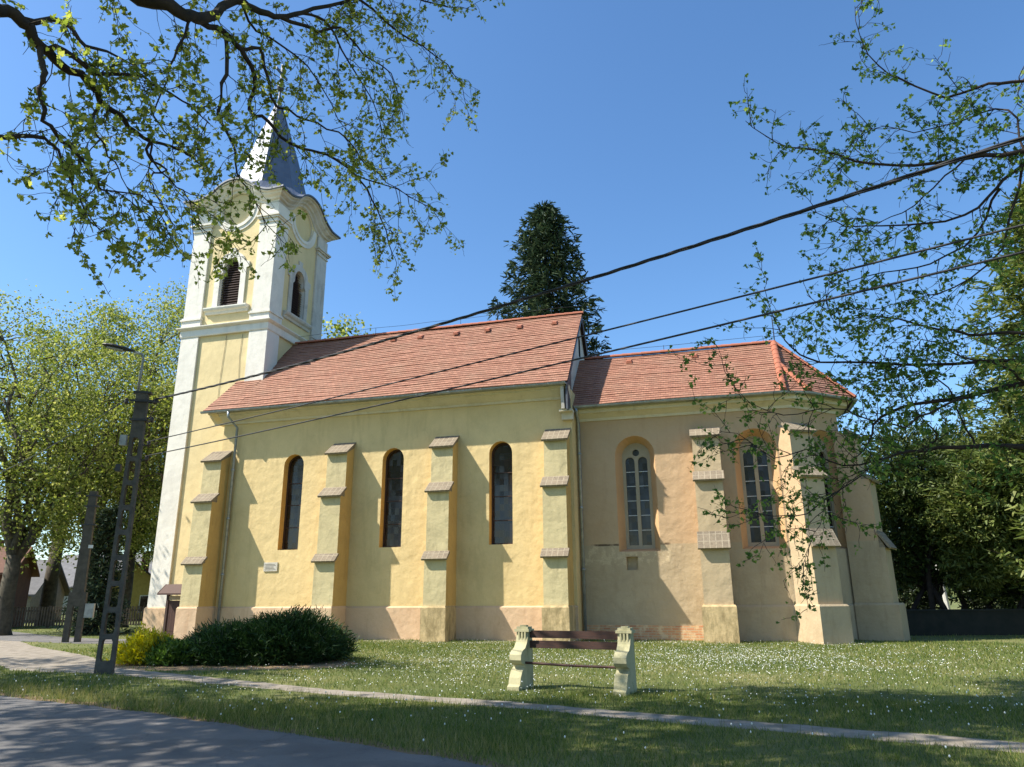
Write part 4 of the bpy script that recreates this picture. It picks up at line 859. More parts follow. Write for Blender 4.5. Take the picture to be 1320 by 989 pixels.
crown_tree('plane_tree', 'plane tree with a dark bushy trunk rising behind the farther pole', onray(112, 43), 17, .3, 4.0, [(-2.2, 0, 11.5, 4.0, 3, 4.8), (.8, 1, 10.5, 3.4, 3, 3.6), (0, 1, 6, 4, 2.5, 2.4)], 220, 125, .105, 'plane crown', 'plane bark', limbs=11, clr=.85)
crown_tree('plane_tree', 'plane tree whose trunk stands right behind the lamp pole', onray(160, 46), 17, .3, 4.0, [(1.8, 0, 13.5, 2.9, 2.8, 5.6), (-1.2, 1, 10.5, 3.4, 3, 4.2), (1, 1, 6.3, 3.2, 2.5, 2.6)], 230, 125, .105, 'plane crown', 'plane bark', limbs=11, clr=.85)
crown_tree('plane_tree', 'tall yellow green plane tree, its crown touching the tower edge', onray(222, 50), 19, .3, 5, [(-1.6, 0, 15.5, 3.0, 3, 6.2), (-1, 1, 9.5, 4.0, 3, 6), (-3.5, 0, 8, 3, 3, 5)], 210, 110, .125, 'plane crown', 'plane bark', limbs=11, clr=.85)
crown_tree('plane_tree', 'plane tree in the second row, between the two leftmost trunks', onray(62, 52), 20, .4, 5, [(0, 0, 13.5, 4.6, 3, 7.5)], 200, 110, .125, 'plane crown', 'plane bark', limbs=6)
crown_tree('plane_tree', 'tree behind the nave roof of which only the pale top shows beside the tower', onray(425, 50), 19, .4, 6, [(0, 0, 13.5, 3.6, 3, 6.6)], 110, 80, .2, 'plane crown', 'plane bark', limbs=6)

def conifer(name, label, base, H, Rm, n_br, lmat, z0f=.1, droop=.25, size=.3, per=36, power=.8, cat='tree', wob=.18):
    root = tag(empty(name, base), label, cat); B_ = Vector(base); b = MB(); b.tube([B_, B_+Vector((0, 0, H*.5)), B_+Vector((0, 0, H*.98))], [H*.018, H*.011, .02], 8)
    C = []; D_ = []
    for k in range(n_br):
        f = z0f+(1-z0f)*(k/n_br)**.9; z = H*f; L = Rm*(1-f)**power*random.uniform(.65, 1.12)+.25; a = k*2.399+random.uniform(-.3, .3)
        d = Vector((math.cos(a), math.sin(a), 0)); pts = []
        for i in range(6): t = i/5; pts.append(B_+d*(L*t)+Vector((0, 0, z-droop*L*math.sin(t*2.3)+.12*L*t*t))+Vector((random.gauss(0, .03), random.gauss(0, .03), 0))*L)
        b.tube(pts, tapers(.05*(1-f)+.015, .006, 6), 4, caps=False)
        m_ = max(8, int(per*(.35+L/Rm)))
        ts = rng.uniform(.12, 1.03, m_); side = rng.normal(size=m_)*wob*L*(1.1-ts)+rng.normal(size=m_)*.12
        P = np.array([tuple(pts[min(4, int(t*5))].lerp(pts[min(4, int(t*5))+1], t*5-min(4, int(t*5)))) for t in ts])
        sd = np.array([-d.y, d.x, 0]); P = P+side[:, None]*sd+np.array([0, 0, -.35])*np.abs(side)[:, None]+rng.normal(size=(m_, 3))*.06
        C.append(P); dd = np.array(d)[None]*.9+np.sign(side)[:, None]*sd*.6+np.array([0, 0, -.15]); D_.append(dd+rng.normal(size=(m_, 3))*.3)
    b.build('trunk', 'dark bark', root, True); C = np.concatenate(C); D_ = np.concatenate(D_); D_ /= np.linalg.norm(D_, axis=1, keepdims=True)
    rp = 3; C = np.repeat(C, rp, 0)+rng.normal(size=(len(C)*rp, 3))*.09; D_ = np.repeat(D_, rp, 0)+rng.normal(size=(len(C), 3))*.35; D_ /= np.linalg.norm(D_, axis=1, keepdims=True)
    A_ = np.cross(D_, rdir(len(C), (0, 0, 1.4))); A_ /= np.maximum(np.linalg.norm(A_, axis=1, keepdims=True), 1e-6); s_ = (size*rng.uniform(.6, 1.3, len(C)))[:, None]
    scatter_mesh('crown', C, A_*s_*.32, D_*s_, NEED, NEED_F, lmat, root); return root
conifer('spruce', 'dark blue green spruce rising behind the nave ridge', onray(713, 40), 24.6, 6.6, 260, 'spruce needle', .22, .2, .36, 50, .62, wob=.2)
conifer('young_conifer', 'dark drooping conifer between the farther pole and the plane trunk', onray(128, 38), 5.6, 1.2, 80, 'spruce needle', .05, .45, .22, 30)
def mound(name, label, base, radii, n, size, lmat, cat='shrub', spread=1.0, tip=.6, zc=0.0, stems=True, bark='dark bark'):
    root = tag(empty(name, base), label, cat); B_ = np.array(base, float); v = rng.normal(size=(n, 3)); v[:, 2] = np.abs(v[:, 2]); v /= np.linalg.norm(v, axis=1, keepdims=True)
    bump = 1+.16*np.sin(v[:, 0]*5.3+1)*np.cos(v[:, 1]*4.1)+.1*np.sin(v[:, 0]*13+v[:, 2]*9)
    r = rng.uniform(.55, 1, n)**.5*bump; P = B_+v*r[:, None]*np.array(radii)+np.array([0, 0, zc]); D_ = v*np.array([1, 1, .5])+np.array([0, 0, tip]); D_ /= np.linalg.norm(D_, axis=1, keepdims=True)
    k = 9; ts = np.tile(np.linspace(-.5, 1, k), n); P = np.repeat(P, k, 0); D2 = np.repeat(D_, k, 0); P = P+D2*ts[:, None]*spread*.28+rng.normal(size=P.shape)*.03*spread
    D3 = D2+rng.normal(size=P.shape)*.55; D3 /= np.linalg.norm(D3, axis=1, keepdims=True); A_ = np.cross(D3, rdir(len(P), (0, 0, .8))); A_ /= np.maximum(np.linalg.norm(A_, axis=1, keepdims=True), 1e-6)
    s_ = (size*rng.uniform(.6, 1.3, len(P)))[:, None]; keep = P[:, 2] > .02
    b = MB()
    for i in range(14): q = Vector(P[random.randrange(len(P))]); b.tube([Vector(base), Vector(base).lerp(q, .5)+Vector((0, 0, .1)), q], [.05, .03, .01], 5)
    b.build('stems', bark, root, True); scatter_mesh('foliage', P[keep], (A_*s_*.4)[keep], (D3*s_)[keep], NEED, NEED_F, lmat, root); return root
def multi(name, label, parts, size, lmat, cat='shrub', n=2200, spread=1.2, tip=.5, ww=.4):
    """a shrub of several merging mounds: one foliage mesh"""
    cx, cy = np.mean([p[0][0] for p in parts]), np.mean([p[0][1] for p in parts]); root = tag(empty(name, (cx, cy, 0)), label, cat); PP_, AA, DD = [], [], []; b = MB()
    for base, radii, w in parts:
        m_ = int(n*w); v = rng.normal(size=(m_, 3)); v[:, 2] = np.abs(v[:, 2])-.15; v /= np.linalg.norm(v, axis=1, keepdims=True); bump = 1+.14*np.sin(v[:, 0]*6+base[0])*np.cos(v[:, 1]*5)+.1*np.sin(v[:, 0]*15+v[:, 2]*11)
        P = np.array(base, float)+v*(rng.uniform(.5, 1, m_)**.5*bump)[:, None]*np.array(radii); D_ = v*np.array([1.1, 1.1, .35])+np.array([0, 0, tip]); D_ /= np.linalg.norm(D_, axis=1, keepdims=True)
        k = 11; ts = np.tile(np.linspace(-.6, 1, k), m_); P = np.repeat(P, k, 0); D2 = np.repeat(D_, k, 0); P = P+D2*ts[:, None]*spread*.26+rng.normal(size=P.shape)*.025
        D3 = D2+rng.normal(size=P.shape)*.5; D3 /= np.linalg.norm(D3, axis=1, keepdims=True); A_ = np.cross(D3, rdir(len(P), (0, 0, .8))); A_ /= np.maximum(np.linalg.norm(A_, axis=1, keepdims=True), 1e-6)
        s_ = (size*rng.uniform(.6, 1.3, len(P)))[:, None]; kp = P[:, 2] > .03; PP_.append(P[kp]); AA.append((A_*s_*ww)[kp]); DD.append((D3*s_)[kp])
        for i in range(8): q = Vector(P[kp][random.randrange(kp.sum())]); b.tube([(base[0], base[1], 0), Vector((base[0], base[1], 0)).lerp(q, .5), q], [.05, .03, .01], 5)
    b.build('stems', 'dark bark', root, True); scatter_mesh('foliage', np.concatenate(PP_), np.concatenate(AA), np.concatenate(DD), NEED, NEED_F, lmat, root); return root
multi('juniper', 'wide dark green spreading juniper in front of the nave wall', [((-.3, -8.7, .03), (.85, .85, .72), 1.2), ((-1.4, -9.0, .02), (1.05, .85, .5), 1), ((.1, -8.5, .1), (.8, .8, .6), .7)], .12, 'juniper needle', n=4200, spread=1.9, tip=.28, ww=.2)
multi('golden_shrub', 'small rounded golden yellow shrub beside the lamp pole', [((-3.3, -9.9, 0), (.6, .55, .62), 1)], .085, 'golden leaf', n=900, spread=.8, tip=.9)
multi('green_shrub', 'low light green shrub tucked between the golden one and the juniper', [((-2.5, -10.0, 0), (.5, .45, .38), 1)], .09, 'shrub leaf', n=600, spread=.8, tip=.9)
# right hand evergreens
def bulk(name, label, base, parts, size, lmat, n, cat='tree', trunks=((0, 0),), tr=.16, spread=2.0, tip=-.1, th=2.5):
    root = tag(empty(name, base), label, cat); B_ = np.array(base, float); b = MB(); PP_, AA, DD = [], [], []
    for dx, dy in trunks:
        t_ = Vector(base)+Vector((dx, dy, 0)); p = parts[random.randrange(len(parts))]; e_ = Vector(base)+Vector((p[0], p[1], p[2])); b.tube(polyl(t_, e_, 6, .03), tapers(tr, tr*.35, 7), 8)
        for q in parts: b.tube(polyl(t_.lerp(e_, .55), Vector(base)+Vector(q[:3])*.98, 4, .05), tapers(tr*.5, .03, 5), 5, caps=False)
    for p in parts:
        vol = p[3]*p[5]; m_ = int(n*vol); v = rng.normal(size=(m_, 3)); v /= np.linalg.norm(v, axis=1, keepdims=True)
        bump = 1+.18*np.sin(v[:, 0]*5+p[0])*np.cos(v[:, 2]*6+p[1])+.14*np.sin(v[:, 0]*13+v[:, 2]*12)+.1*np.sin(v[:, 1]*21+v[:, 2]*17)
        P = B_+np.array(p[:3])+v*(rng.uniform(.35, 1, m_)**.5*bump)[:, None]*np.array(p[3:6]); D_ = v*np.array([1, 1, .5])+np.array([0, 0, tip]); D_ /= np.linalg.norm(D_, axis=1, keepdims=True)
        k = 10; ts = np.tile(np.linspace(-.6, 1, k), m_); P = np.repeat(P, k, 0); D2 = np.repeat(D_, k, 0); P = P+D2*ts[:, None]*spread*.2+rng.normal(size=P.shape)*.06*spread*.5
        D3 = D2+rng.normal(size=P.shape)*.6; D3 /= np.linalg.norm(D3, axis=1, keepdims=True); A_ = np.cross(D3, rdir(len(P), (0, 0, .8))); A_ /= np.maximum(np.linalg.norm(A_, axis=1, keepdims=True), 1e-6)
        s_ = (size*rng.uniform(.6, 1.3, len(P)))[:, None]; PP_.append(P); AA.append(A_*s_*.4); DD.append(D3*s_)
    b.build('trunk', 'dark bark', root, True); scatter_mesh('crown', np.concatenate(PP_), np.concatenate(AA), np.concatenate(DD), NEED, NEED_F, lmat, root); return root
bulk('yew', 'dark dense yew right behind the apse end, darkest underneath', onray(1188, 35), [(0, 0, 6.2, 2.0, 1.8, 2.2), (-.6, .5, 4.6, 2.0, 1.8, 1.9), (1.2, .2, 5.2, 1.8, 1.8, 2.4), (-1, 1, 2.6, 1.6, 1.2, 1.3), (1.4, 1, 2.9, 1.4, 1.2, 1.2)], .17, 'yew needle', 240, trunks=((-.9, 0), (.1, .3), (1.0, 0), (-.2, -.3)), tr=.14)
bulk('cypress', 'lighter olive green cypress spreading to the right edge in front of the yew', onray(1330, 35), [(-.6, 0, 5.2, 2.3, 1.7, 2.3), (1.2, .4, 6.0, 2.2, 1.8, 2.6), (-1.6, -.2, 4.6, 1.5, 1.2, 1.7), (.5, 0, 3.0, 2.2, 1.1, 1.2), (-1.5, 0, 2.6, 1.2, 1, .9)], .17, 'cypress needle', 300, trunks=((0, 0), (.9, .2), (-.6, .2)), tr=.13)
bulk('yew', 'bushy evergreen filling the space between the dark yew and the cypress', onray(1250, 38), [(0, 0, 6.2, 2.4, 1.8, 2.4), (.8, 0, 4.4, 1.9, 1.5, 1.9), (1.6, .5, 2.6, 1.8, 1.2, 1.5)], .18, 'yew needle', 220, trunks=((-.5, 0), (.6, 0)), tr=.15)
conifer('fir', 'tall fir at the upper right edge behind the cypress', onray(1470, 36), 18.5, 6.6, 280, 'cypress needle', .12, .2, .36, 50, .6, wob=.25)
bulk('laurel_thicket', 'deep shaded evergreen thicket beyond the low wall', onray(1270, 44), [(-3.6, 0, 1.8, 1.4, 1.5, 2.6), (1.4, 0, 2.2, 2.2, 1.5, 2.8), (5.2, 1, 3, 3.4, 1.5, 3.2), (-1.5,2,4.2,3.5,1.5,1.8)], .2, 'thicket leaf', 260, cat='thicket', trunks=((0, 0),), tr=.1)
# distant wood along the horizon: one mass
P = []
for k in range(2600):
    a = R(rng.uniform(-75, 45)); d = rng.uniform(150, 175); h = rng.uniform(0, 1)**.7*(7.5+2.5*math.sin(a*9)+1.5*math.sin(a*31)); P.append((CAM.x+d*math.sin(a), CAM.y+d*math.cos(a), h))
P = np.repeat(np.array(P), 8, 0)+rng.normal(size=(20800, 3))*np.array([1.2, 1.2, .8]); P[:, 2] = np.abs(P[:, 2])
tag(leaves('distant_wood', P, 1.5, QUAD, QUAD_F, 'far wood'), 'hazy green wood along the horizon', 'wood', kind='stuff')

# ------------------------------------------------------------------ near trees whose branches hang into view
def limb_path(b, pts, r0, r1, nodes, sub=3, wob=.012):
    """smooth a coarse 3D path and add it as a tube"""
    P = [Vector(p) for p in pts]; out = []
    for i in range(len(P)-1):
        p0, p1, p2, p3 = P[max(i-1, 0)], P[i], P[i+1], P[min(i+2, len(P)-1)]
        for k in range(sub):
            t = k/sub; q = .5*((2*p1)+(p2-p0)*t+(2*p0-5*p1+4*p2-p3)*t*t+(3*p1-p0-3*p2+p3)*t**3); out.append(q+Vector((random.gauss(0, wob), random.gauss(0, wob), random.gauss(0, wob))))
    out.append(P[-1]); b.tube(out, tapers(r0, r1, len(out)), 8, caps=False); nodes.append(out); return out
def twigs(b, tw, path, step, Lr, leafpos, droop, nl, r=.007, skip=.12, spreadf=1.0, side=1.0, depth=0):
    acc = 0; tot = len(path)
    for i in range(1, tot):
        if i/tot < skip: continue
        seg = path[i]-path[i-1]; acc += seg.length
        while acc > step:
            acc -= step; d = seg.normalized(); v = Vector((random.gauss(0, 1), random.gauss(0, 1), random.gauss(0, 1))); v = (v-d*v.dot(d)).normalized()
            L = random.uniform(*Lr); dr = (d*.7+v*side*.9+Vector((0, 0, -droop))).normalized(); p = path[i-1].lerp(path[i], random.random()); pts = [p]; n = 6
            for k in range(n):
                dr = (dr+Vector((random.gauss(0, .22), random.gauss(0, .22), random.gauss(0, .18)-droop*.12))).normalized(); p = p+dr*(L/n); pts.append(p)
            tw.tube(pts, tapers(r, .0022, n+1), 4, caps=False)
            if depth > 0: twigs(b, tw, pts, step*.55, (Lr[0]*.4, Lr[1]*.5), leafpos, droop, nl, r*.6, .2, spreadf, side, depth-1)
            m_ = int(nl*L/Lr[1]*random.uniform(.6, 1.3))+2
            for _ in range(max(1, m_//3)):
                t = random.random()**.6*n; k = min(int(t), n-1); q = pts[k].lerp(pts[k+1], t-k); g_ = Vector((random.gauss(0, .02), random.gauss(0, .02), -.02))
                for _2 in range(random.choice((2, 3, 3, 4, 5))): leafpos.append((q.x+g_.x+random.gauss(0, .026*spreadf), q.y+g_.y+random.gauss(0, .026*spreadf), q.z+g_.z+random.gauss(0, .024*spreadf)))
def near_tree(name, label, base, trunk, limbs, lsize, lmat, bark, step, Lr, droop, nl, extra=None, H=13):
    root = tag(empty(name, base), label, 'tree'); b = MB(); tw = MB(); lp = []; nodes = []
    b.tube(trunk[0], trunk[1], 14)
    for pts, r0, r1 in limbs:
        pth = limb_path(b, pts, r0, r1, nodes); twigs(b, tw, pth, step, Lr, lp, droop, nl, depth=1)
    b.build('trunk', bark, root, True); tw.build('twigs', bark, root, True)
    P = np.array(lp)
    leaves('crown', P, lsize, MAPLE, MAPLE_F, lmat, root, tip=(0, 0, -.25), flat=.45); print(name, len(P)); return root
def T(D0, D1, *px):
    n = len(px); return [at(x, y, D0+(D1-D0)*i/max(1, n-1)+random.uniform(-.12, .12)) for i, (x, y) in enumerate(px)]
LB = (0.2, -22.8, 0); lv = Vector(LB)
n1 = lv+Vector((.3, .3, 5.2)); n2 = lv+Vector((.2, .5, 7.2))
L1 = T(7.4, 8.4, (0, 13), (29, 27), (53, 61), (81, 84), (113, 104), (129, 129), (152, 149), (171, 168), (194, 181), (233, 194), (262, 214))
L2 = T(8.0, 9.6, (181, -2), (220, 6), (246, 21), (275, 21), (291, 6), (312, 3), (336, 15), (362, 22), (391, 15), (438, 4), (480, -12), (530, -20))
L3 = [L2[2]]+T(8.4, 9.8, (259, 29), (291, 45), (311, 65), (327, 97), (322, 142), (347, 156), (373, 186), (420, 197), (460, 226), (478, 255), (498, 300), (505, 330))
limbsL = [
 ([n1, at(-260, -30, 7.2), at(-90, -20, 7.2)]+L1, .085, .01),
 ([n2, at(20, -190, 8), at(120, -60, 8)]+L2, .115, .014), (L3, .045, .006),
 ([L1[1]]+T(7.5, 7.9, (85, 27), (110, 60), (150, 70), (178, 90)), .035, .006),
 ([L1[2]]+T(7.5, 8.4, (84, 66), (123, 95), (175, 97), (207, 113), (246, 136), (270, 160)), .035, .005),
 ([L1[2]]+T(7.4, 8.0, (58, 94), (53, 113), (58, 155), (81, 181), (107, 207), (120, 230), (134, 246), (181, 252), (215, 290)), .032, .005),
 ([L1[8]]+T(8.2, 8.6, (190, 200), (210, 218), (194, 230), (205, 262), (235, 300)), .02, .004),
 ([L1[8]]+T(8.2, 8.6, (200, 212), (228, 240), (246, 262), (250, 310)), .014, .004),
 ([L3[2]]+T(8.5, 8.9, (293, 94), (281, 146), (301, 188), (307, 223), (330, 260), (345, 300)), .03, .004),
 ([L3[3]]+T(8.6, 9.4, (333, 62), (345, 100), (354, 135), (373, 142), (409, 160), (446, 178), (464, 204), (500, 235), (540, 260)), .026, .004),
 ([n1, at(-300, 120, 7.4), at(-60, 165, 7.6)]+T(7.6, 7.8, (-10, 175), (42, 175), (71, 191), (95, 240), (120, 300)), .05, .004),
 ([L2[7]]+T(9, 9.8, (410, 40), (438, 36), (470, 70), (504, 95), (520, 150)), .03, .004),
 ([L2[9]]+T(9.6, 10.4, (464, 0), (518, 44), (560, 70), (600, 113)), .03, .004),
 ([L2[10]]+T(9.8, 10.4, (520, -10), (560, 6), (605, 12)), .03, .004),
 ([L2[5]]+T(9, 9.4, (330, 40), (380, 70), (420, 120), (440, 160)), .022, .004),
 ([L2[8]]+T(9.2, 9.8, (420, 30), (450, 80), (480, 130), (500, 200)), .022, .004),
 ([L2[2]]+T(8.2, 8.6, (230, 60), (215, 100), (200, 150), (240, 200)), .02, .004),
 ([L3[9]]+T(9.5, 9.9, (500, 240), (530, 255), (560, 270)), .012, .003),
 ([L1[5]]+T(7.8, 8.2, (120, 160), (140, 200), (160, 230), (180, 300)), .016, .003),
]
near_tree('roadside_tree', 'near plane tree whose dark branches hang into the upper left of the view', LB, ([lv, lv+Vector((.05, .05, .4)), lv+Vector((.1, .1, 3)), n1, n2, lv+Vector((.3, .2, 11))], [.6, .42, .36, .3, .24, .1]), limbsL, .054, 'spring leaf', 'dark bark', .185, (.35, .95), .35, 10)
RB = (19.5, -12.5, 0); rv = Vector(RB); m1 = rv+Vector((-.1, 0, 3.6)); m2 = rv+Vector((-.1, -.1, 5.5)); m3 = rv+Vector((-.1, -.1, 7))
R8_ = T(12.5, 10.6, (1320, 576), (1258, 576), (1189, 580), (1150, 588), (1110, 612), (1075, 640), (1050, 690), (1030, 735))
R1_ = T(10, 9, (1320, 196), (1244, 204), (1203, 210), (1130, 212), (1054, 194), (1001, 184), (961, 156))
R4_ = T(10.4, 9.6, (1320, 210), (1284, 243), (1244, 279), (1163, 291), (1090, 291), (1045, 271))
R7_ = T(12, 10.4, (1320, 495), (1250, 511), (1181, 522), (1135, 537), (1120, 572), (1100, 590))
limbsR = [
 ([m1, at(1420, 590, 13.4)]+R8_[:4], 0.0720, 0.0162), ([R8_[3]]+T(11.2, 10.4, (1128, 600), (1100, 618), (1070, 645), (1050, 690), (1030, 735)), 0.0094, 0.0027),
 ([m3, at(1420, 170, 11)]+R1_, 0.0432, 0.0036),
 ([m3, at(1400, 90, 10.6)]+T(10, 9.4, (1320, 105), (1272, 109), (1220, 125), (1163, 101), (1118, 73), (1102, 8)), 0.0324, 0.0036),
 ([R1_[1]]+T(9.8, 9.5, (1203, 243), (1163, 275), (1120, 290), (1080, 320)), 0.0130, 0.0027),
 ([m2, at(1420, 150, 11.2)]+R4_, 0.0360, 0.0036),
 ([m2, at(1420, 440, 12)]+T(11.6, 10.2, (1320, 428), (1266, 432), (1208, 424), (1135, 407), (1080, 410), (1040, 380)), 0.0360, 0.0036),
 ([m2, at(1420, 480, 12)]+T(11.8, 10, (1320, 465), (1189, 470), (1112, 466), (1058, 466), (1020, 449), (997, 411), (985, 370)), 0.0360, 0.0036),
 ([m1, at(1420, 500, 12.6)]+R7_, 0.0576, 0.0054),
 ([R7_[1]]+T(11, 10.2, (1200, 530), (1166, 549), (1120, 540), (1074, 526), (1008, 535), (960, 515), (935, 470)), 0.0180, 0.0027),
 ([R8_[3]]+T(10.8, 10.4, (1085, 600), (1040, 580), (1000, 590), (950, 560), (925, 555)), 0.0144, 0.0027),
 ([R8_[4]]+T(10.7, 10.3, (1040, 660), (1000, 665), (960, 660), (930, 670)), 0.0101, 0.0027),
 ([R4_[1]]+T(10.4, 9.9, (1260, 300), (1200, 340), (1140, 350), (1080, 370), (1040, 400)), 0.0180, 0.0027),
 ([R4_[0]]+T(10.4, 9.9, (1290, 320), (1230, 370), (1180, 385), (1120, 400)), 0.0180, 0.0027),
 ([R1_[0]]+T(10, 9.6, (1300, 140), (1240, 155), (1180, 170), (1120, 165), (1060, 230)), 0.0144, 0.0027),
 ([R7_[0]]+T(11.6, 10.6, (1290, 470), (1240, 460), (1190, 440), (1150, 500)), 0.0216, 0.0027),
 ([R8_[2]]+T(12, 10.8, (1210, 560), (1180, 530), (1160, 480), (1130, 450)), 0.0180, 0.0027),
 ([R8_[1]]+T(12.2, 11, (1240, 540), (1220, 500), (1170, 470), (1110, 500), (1090, 540)), 0.0180, 0.0027),
]
near_tree('overhanging_tree', 'near broadleaf tree whose leafy branches reach in from the right edge', RB, ([rv, rv+Vector((0, 0, .4)), rv+Vector((-.05, 0, 2)), m1, m2, m3, rv+Vector((-.2, 0, 10))], [.5, .34, .3, .27, .2, .15, .05]), limbsR, .051, 'right leaf', 'dark bark', .165, (.3, .8), .02, 9)
crown_tree('roadside_tree', 'roadside tree left of the view shading the road and path', (-10, -20.2, 0), 14, .4, 4.5, [(-3, 4, 9.5, 4.5, 4, 3.5), (-1, 5, 12, 3.5, 3, 3), (0, 0, 11, 4, 3, 3)], 170, 70, .16, 'spring leaf', 'plane bark', cull=True, clr=.55)
crown_tree('roadside_tree', 'roadside tree crown above the camera shading the lawn', (1.2, -23.4, 0), 16, .3, 7, [(.5, 3.5, 12.5, 5.5, 3.6, 2.6), (4.5, 4.6, 13.0, 4, 3, 2.0), (-2, 2, 11, 3, 3, 2.5), (2, 6, 13.5, 4, 3, 2), (-5, 2, 11, 3, 2.5, 2)], 290, 100, .16, 'spring leaf', 'plane bark', cull=True, clr=.55)
crown_tree('roadside_tree', 'roadside tree behind the camera', (12, -32, 0), 16, .4, 6, [(-3, 3, 12.5, 5.5, 4, 3.0), (0, 0, 11, 4, 4, 3)], 130, 70, .16, 'spring leaf', 'plane bark', cull=True, clr=.55)

# ------------------------------------------------------------------ grass, daisies (stuff)
def inpoly(P, poly):
    x, y = P[:, 0], P[:, 1]; r = np.zeros(len(P), bool); q = poly; j = len(q)-1
    for i in range(len(q)):
        xi, yi = q[i]; xj, yj = q[j]; c = ((yi > y) != (yj > y)) & (x < (xj-xi)*(y-yi)/((yj-yi) or 1e-9)+xi); r ^= c; j = i
    return r
def ground_pts(n, dmin, dmax):
    d = np.sqrt(rng.uniform(dmin**2, dmax**2, n)); a = YAW+rng.uniform(-R(37.5), R(37.5), n); return np.stack([CAM.x+d*np.sin(a), CAM.y+d*np.cos(a), np.zeros(n)], 1)
bare = [(-4.3, -10.3), (-3.6, -10.95), (-1.8, -11.3), (.3, -10.8), (1.9, -9.9), (2.0, -8.9), (.8, -8.0), (-1.5, -7.6), (-3.4, -8.2)]; roadpoly = ROADF+near; pathpoly = PN+PF[::-1]; side = [(-45, 3), (-26, 1), (-17, -2.6), (-11.6, -3.8), (-9, -3.4), (-9.4, -1.2), (-13, -1.3), (-16, -.3), (-26, 5), (-45, 10)]
churchpoly = [(-13, .8), (-9.6, .8), (-9.6, -.1), (5.7, -.1), (5.7, .8), (13.4, .8), (15.2, 2.5), (15.2, 6), (-13, 6)]
Pg = np.concatenate([ground_pts(90000, 6.5, 13), ground_pts(120000, 13, 28), ground_pts(25000, 28, 50)])
ok = ~inpoly(Pg, roadpoly) & ~inpoly(Pg, pathpoly) & ~inpoly(Pg, side) & ~inpoly(Pg, churchpoly) & ~(inpoly(Pg, bare) & (rng.random(len(Pg)) < .85))
Pg = Pg[ok]; N = len(Pg); dd = np.hypot(Pg[:, 0]-CAM.x, Pg[:, 1]-CAM.y)
verge = inpoly(Pg, ROADF+[(x, y+1.6) for x, y in ROADF][::-1])
h = rng.uniform(.03, .075, N)*(1+.8*(rng.random(N) < .06))*np.where(verge, 1.5, 1); patch = np.sin(Pg[:, 0]*1.3)*np.cos(Pg[:, 1]*1.7+1)+np.sin(Pg[:, 0]*3.1+2)*.5; h *= 1+.25*patch
B_ = np.stack([rng.normal(size=N)*.45, rng.normal(size=N)*.45, np.ones(N)], 1)*h[:, None]; a = rng.uniform(0, 6.28, N); A_ = np.stack([np.cos(a), np.sin(a), np.zeros(N)], 1)*(np.clip(dd*.0007, .006, .022)*rng.uniform(.7, 1.3, N))[:, None]
scat = scatter_mesh('lawn_grass', Pg, A_, B_, [(-.5, 0, 0), (.5, 0, 0), (.1, 1, 0)], BLADE_F, 'grass blade'); tag(scat, 'short green grass of the lawn and road verge', 'grass', kind='stuff')
Pd = ground_pts(170000, 9, 26); ok = ~inpoly(Pd, roadpoly) & ~inpoly(Pd, pathpoly) & ~inpoly(Pd, churchpoly) & ~inpoly(Pd, side); Pd = Pd[ok]
x, y = Pd[:, 0], Pd[:, 1]; dens = .10+.9*np.exp(-((x-11)/2.6)**2-((y+6.5)/3.0)**2)+.45*np.exp(-((x-5)/2.5)**2-((y+8.5)/2.6)**2)+.15*(np.sin(x*2)*np.cos(y*2.3) > .4); dens *= np.where(y < -14.3, .12, 1)*np.where(x < 1.5, .4, 1); Pd = Pd[rng.random(len(Pd)) < dens*.25]
Pd[:, 2] = rng.uniform(.04, .1, len(Pd)); n_ = len(Pd); B_ = np.stack([rng.normal(size=n_)*.5, rng.normal(size=n_)*.5-.3, rng.normal(size=n_)*.35], 1); B_ /= np.linalg.norm(B_, axis=1, keepdims=True); A_ = np.cross(B_, rdir(n_, (0, -.8, 1.2))); A_ /= np.linalg.norm(A_, axis=1, keepdims=True)
HEX = [(math.cos(t), math.sin(t), 0) for t in [k*math.pi/3 for k in range(6)]]
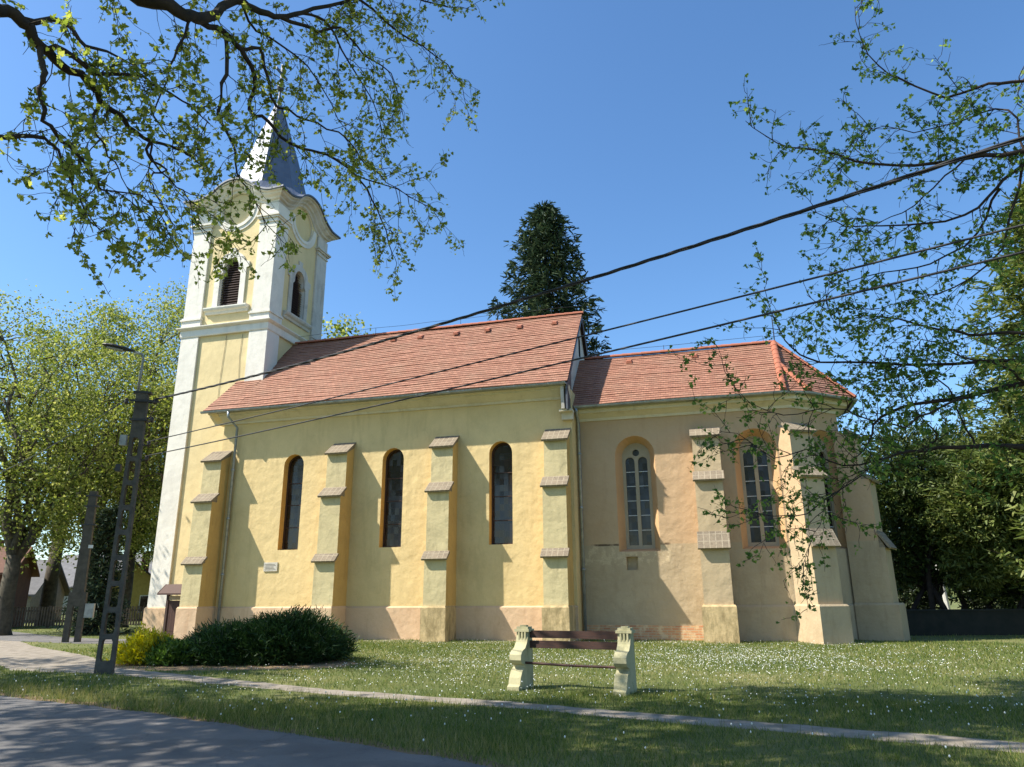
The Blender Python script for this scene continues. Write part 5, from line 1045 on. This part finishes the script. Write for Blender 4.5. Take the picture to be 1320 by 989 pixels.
s_ = rng.uniform(.006, .012, n_)[:, None]; o = scatter_mesh('daisies', Pd, A_*s_, B_*s_, HEX, [(0, 1, 2, 3, 4, 5)], 'daisy petal'); tag(o, 'white daisies scattered over the lawn', 'flowers', kind='stuff')

Pw = ground_pts(9000, 8, 16); Pw = Pw[~inpoly(Pw, roadpoly) & ~inpoly(Pw, pathpoly) & (Pw[:, 1] < -12.5)]; Pw = Pw[rng.random(len(Pw)) < .035*(1+2*(np.sin(Pw[:, 0]*1.9)*np.cos(Pw[:, 1]*2.3) > .3))]; n_ = len(Pw); hh = rng.uniform(.1, .24, n_)
b = MB(); 
for p, h_ in zip(Pw, hh):
    q = Vector(p); t_ = q+Vector((random.gauss(0, .02), random.gauss(0, .02), h_)); b.tube([q, t_], [.003, .002], 3, caps=False)
    if random.random() < .5: b.tube([t_-Vector((0, 0, .012)), t_, t_+Vector((0, 0, .012))], [.004, .010, .004], 6, 1)
tag(b.build('dandelion_clocks', ['grass blade', 'daisy petal'], None, True), 'thin stems with white dandelion clocks in the road verge', 'weeds', kind='stuff')
Pw = ground_pts(60000, 8, 20); Pw = Pw[inpoly(Pw, ROADF+[(x, y+.9) for x, y in ROADF][::-1])]; Pw = Pw[~inpoly(Pw, roadpoly)]; n_ = len(Pw); hh = rng.uniform(.06, .2, n_)**1.0
B_ = np.stack([rng.normal(size=n_)*.4, rng.normal(size=n_)*.4, np.ones(n_)], 1)*hh[:, None]; a = rng.uniform(0, 6.28, n_); A_ = np.stack([np.cos(a), np.sin(a), np.zeros(n_)], 1)*.008
tag(scatter_mesh('verge_grass', Pw, A_, B_, [(-.5, 0, 0), (.5, 0, 0), (.1, 1, 0)], BLADE_F, 'dry grass'), 'longer dry grass along the road edge', 'grass', kind='stuff')

for o in COL.objects:
    if o.parent is None and 'category' in o:
        k = o.name.split('.')[0]
        g_ = {'plane_tree': 'plane trees around the church', 'roadside_tree': 'trees along the near side of the road', 'power_cable': 'overhead cables strung from the lamp pole', 'utility_pole': 'concrete utility poles', 'yew': 'yews beyond the apse'}.get(k)
        if g_: o['group'] = g_
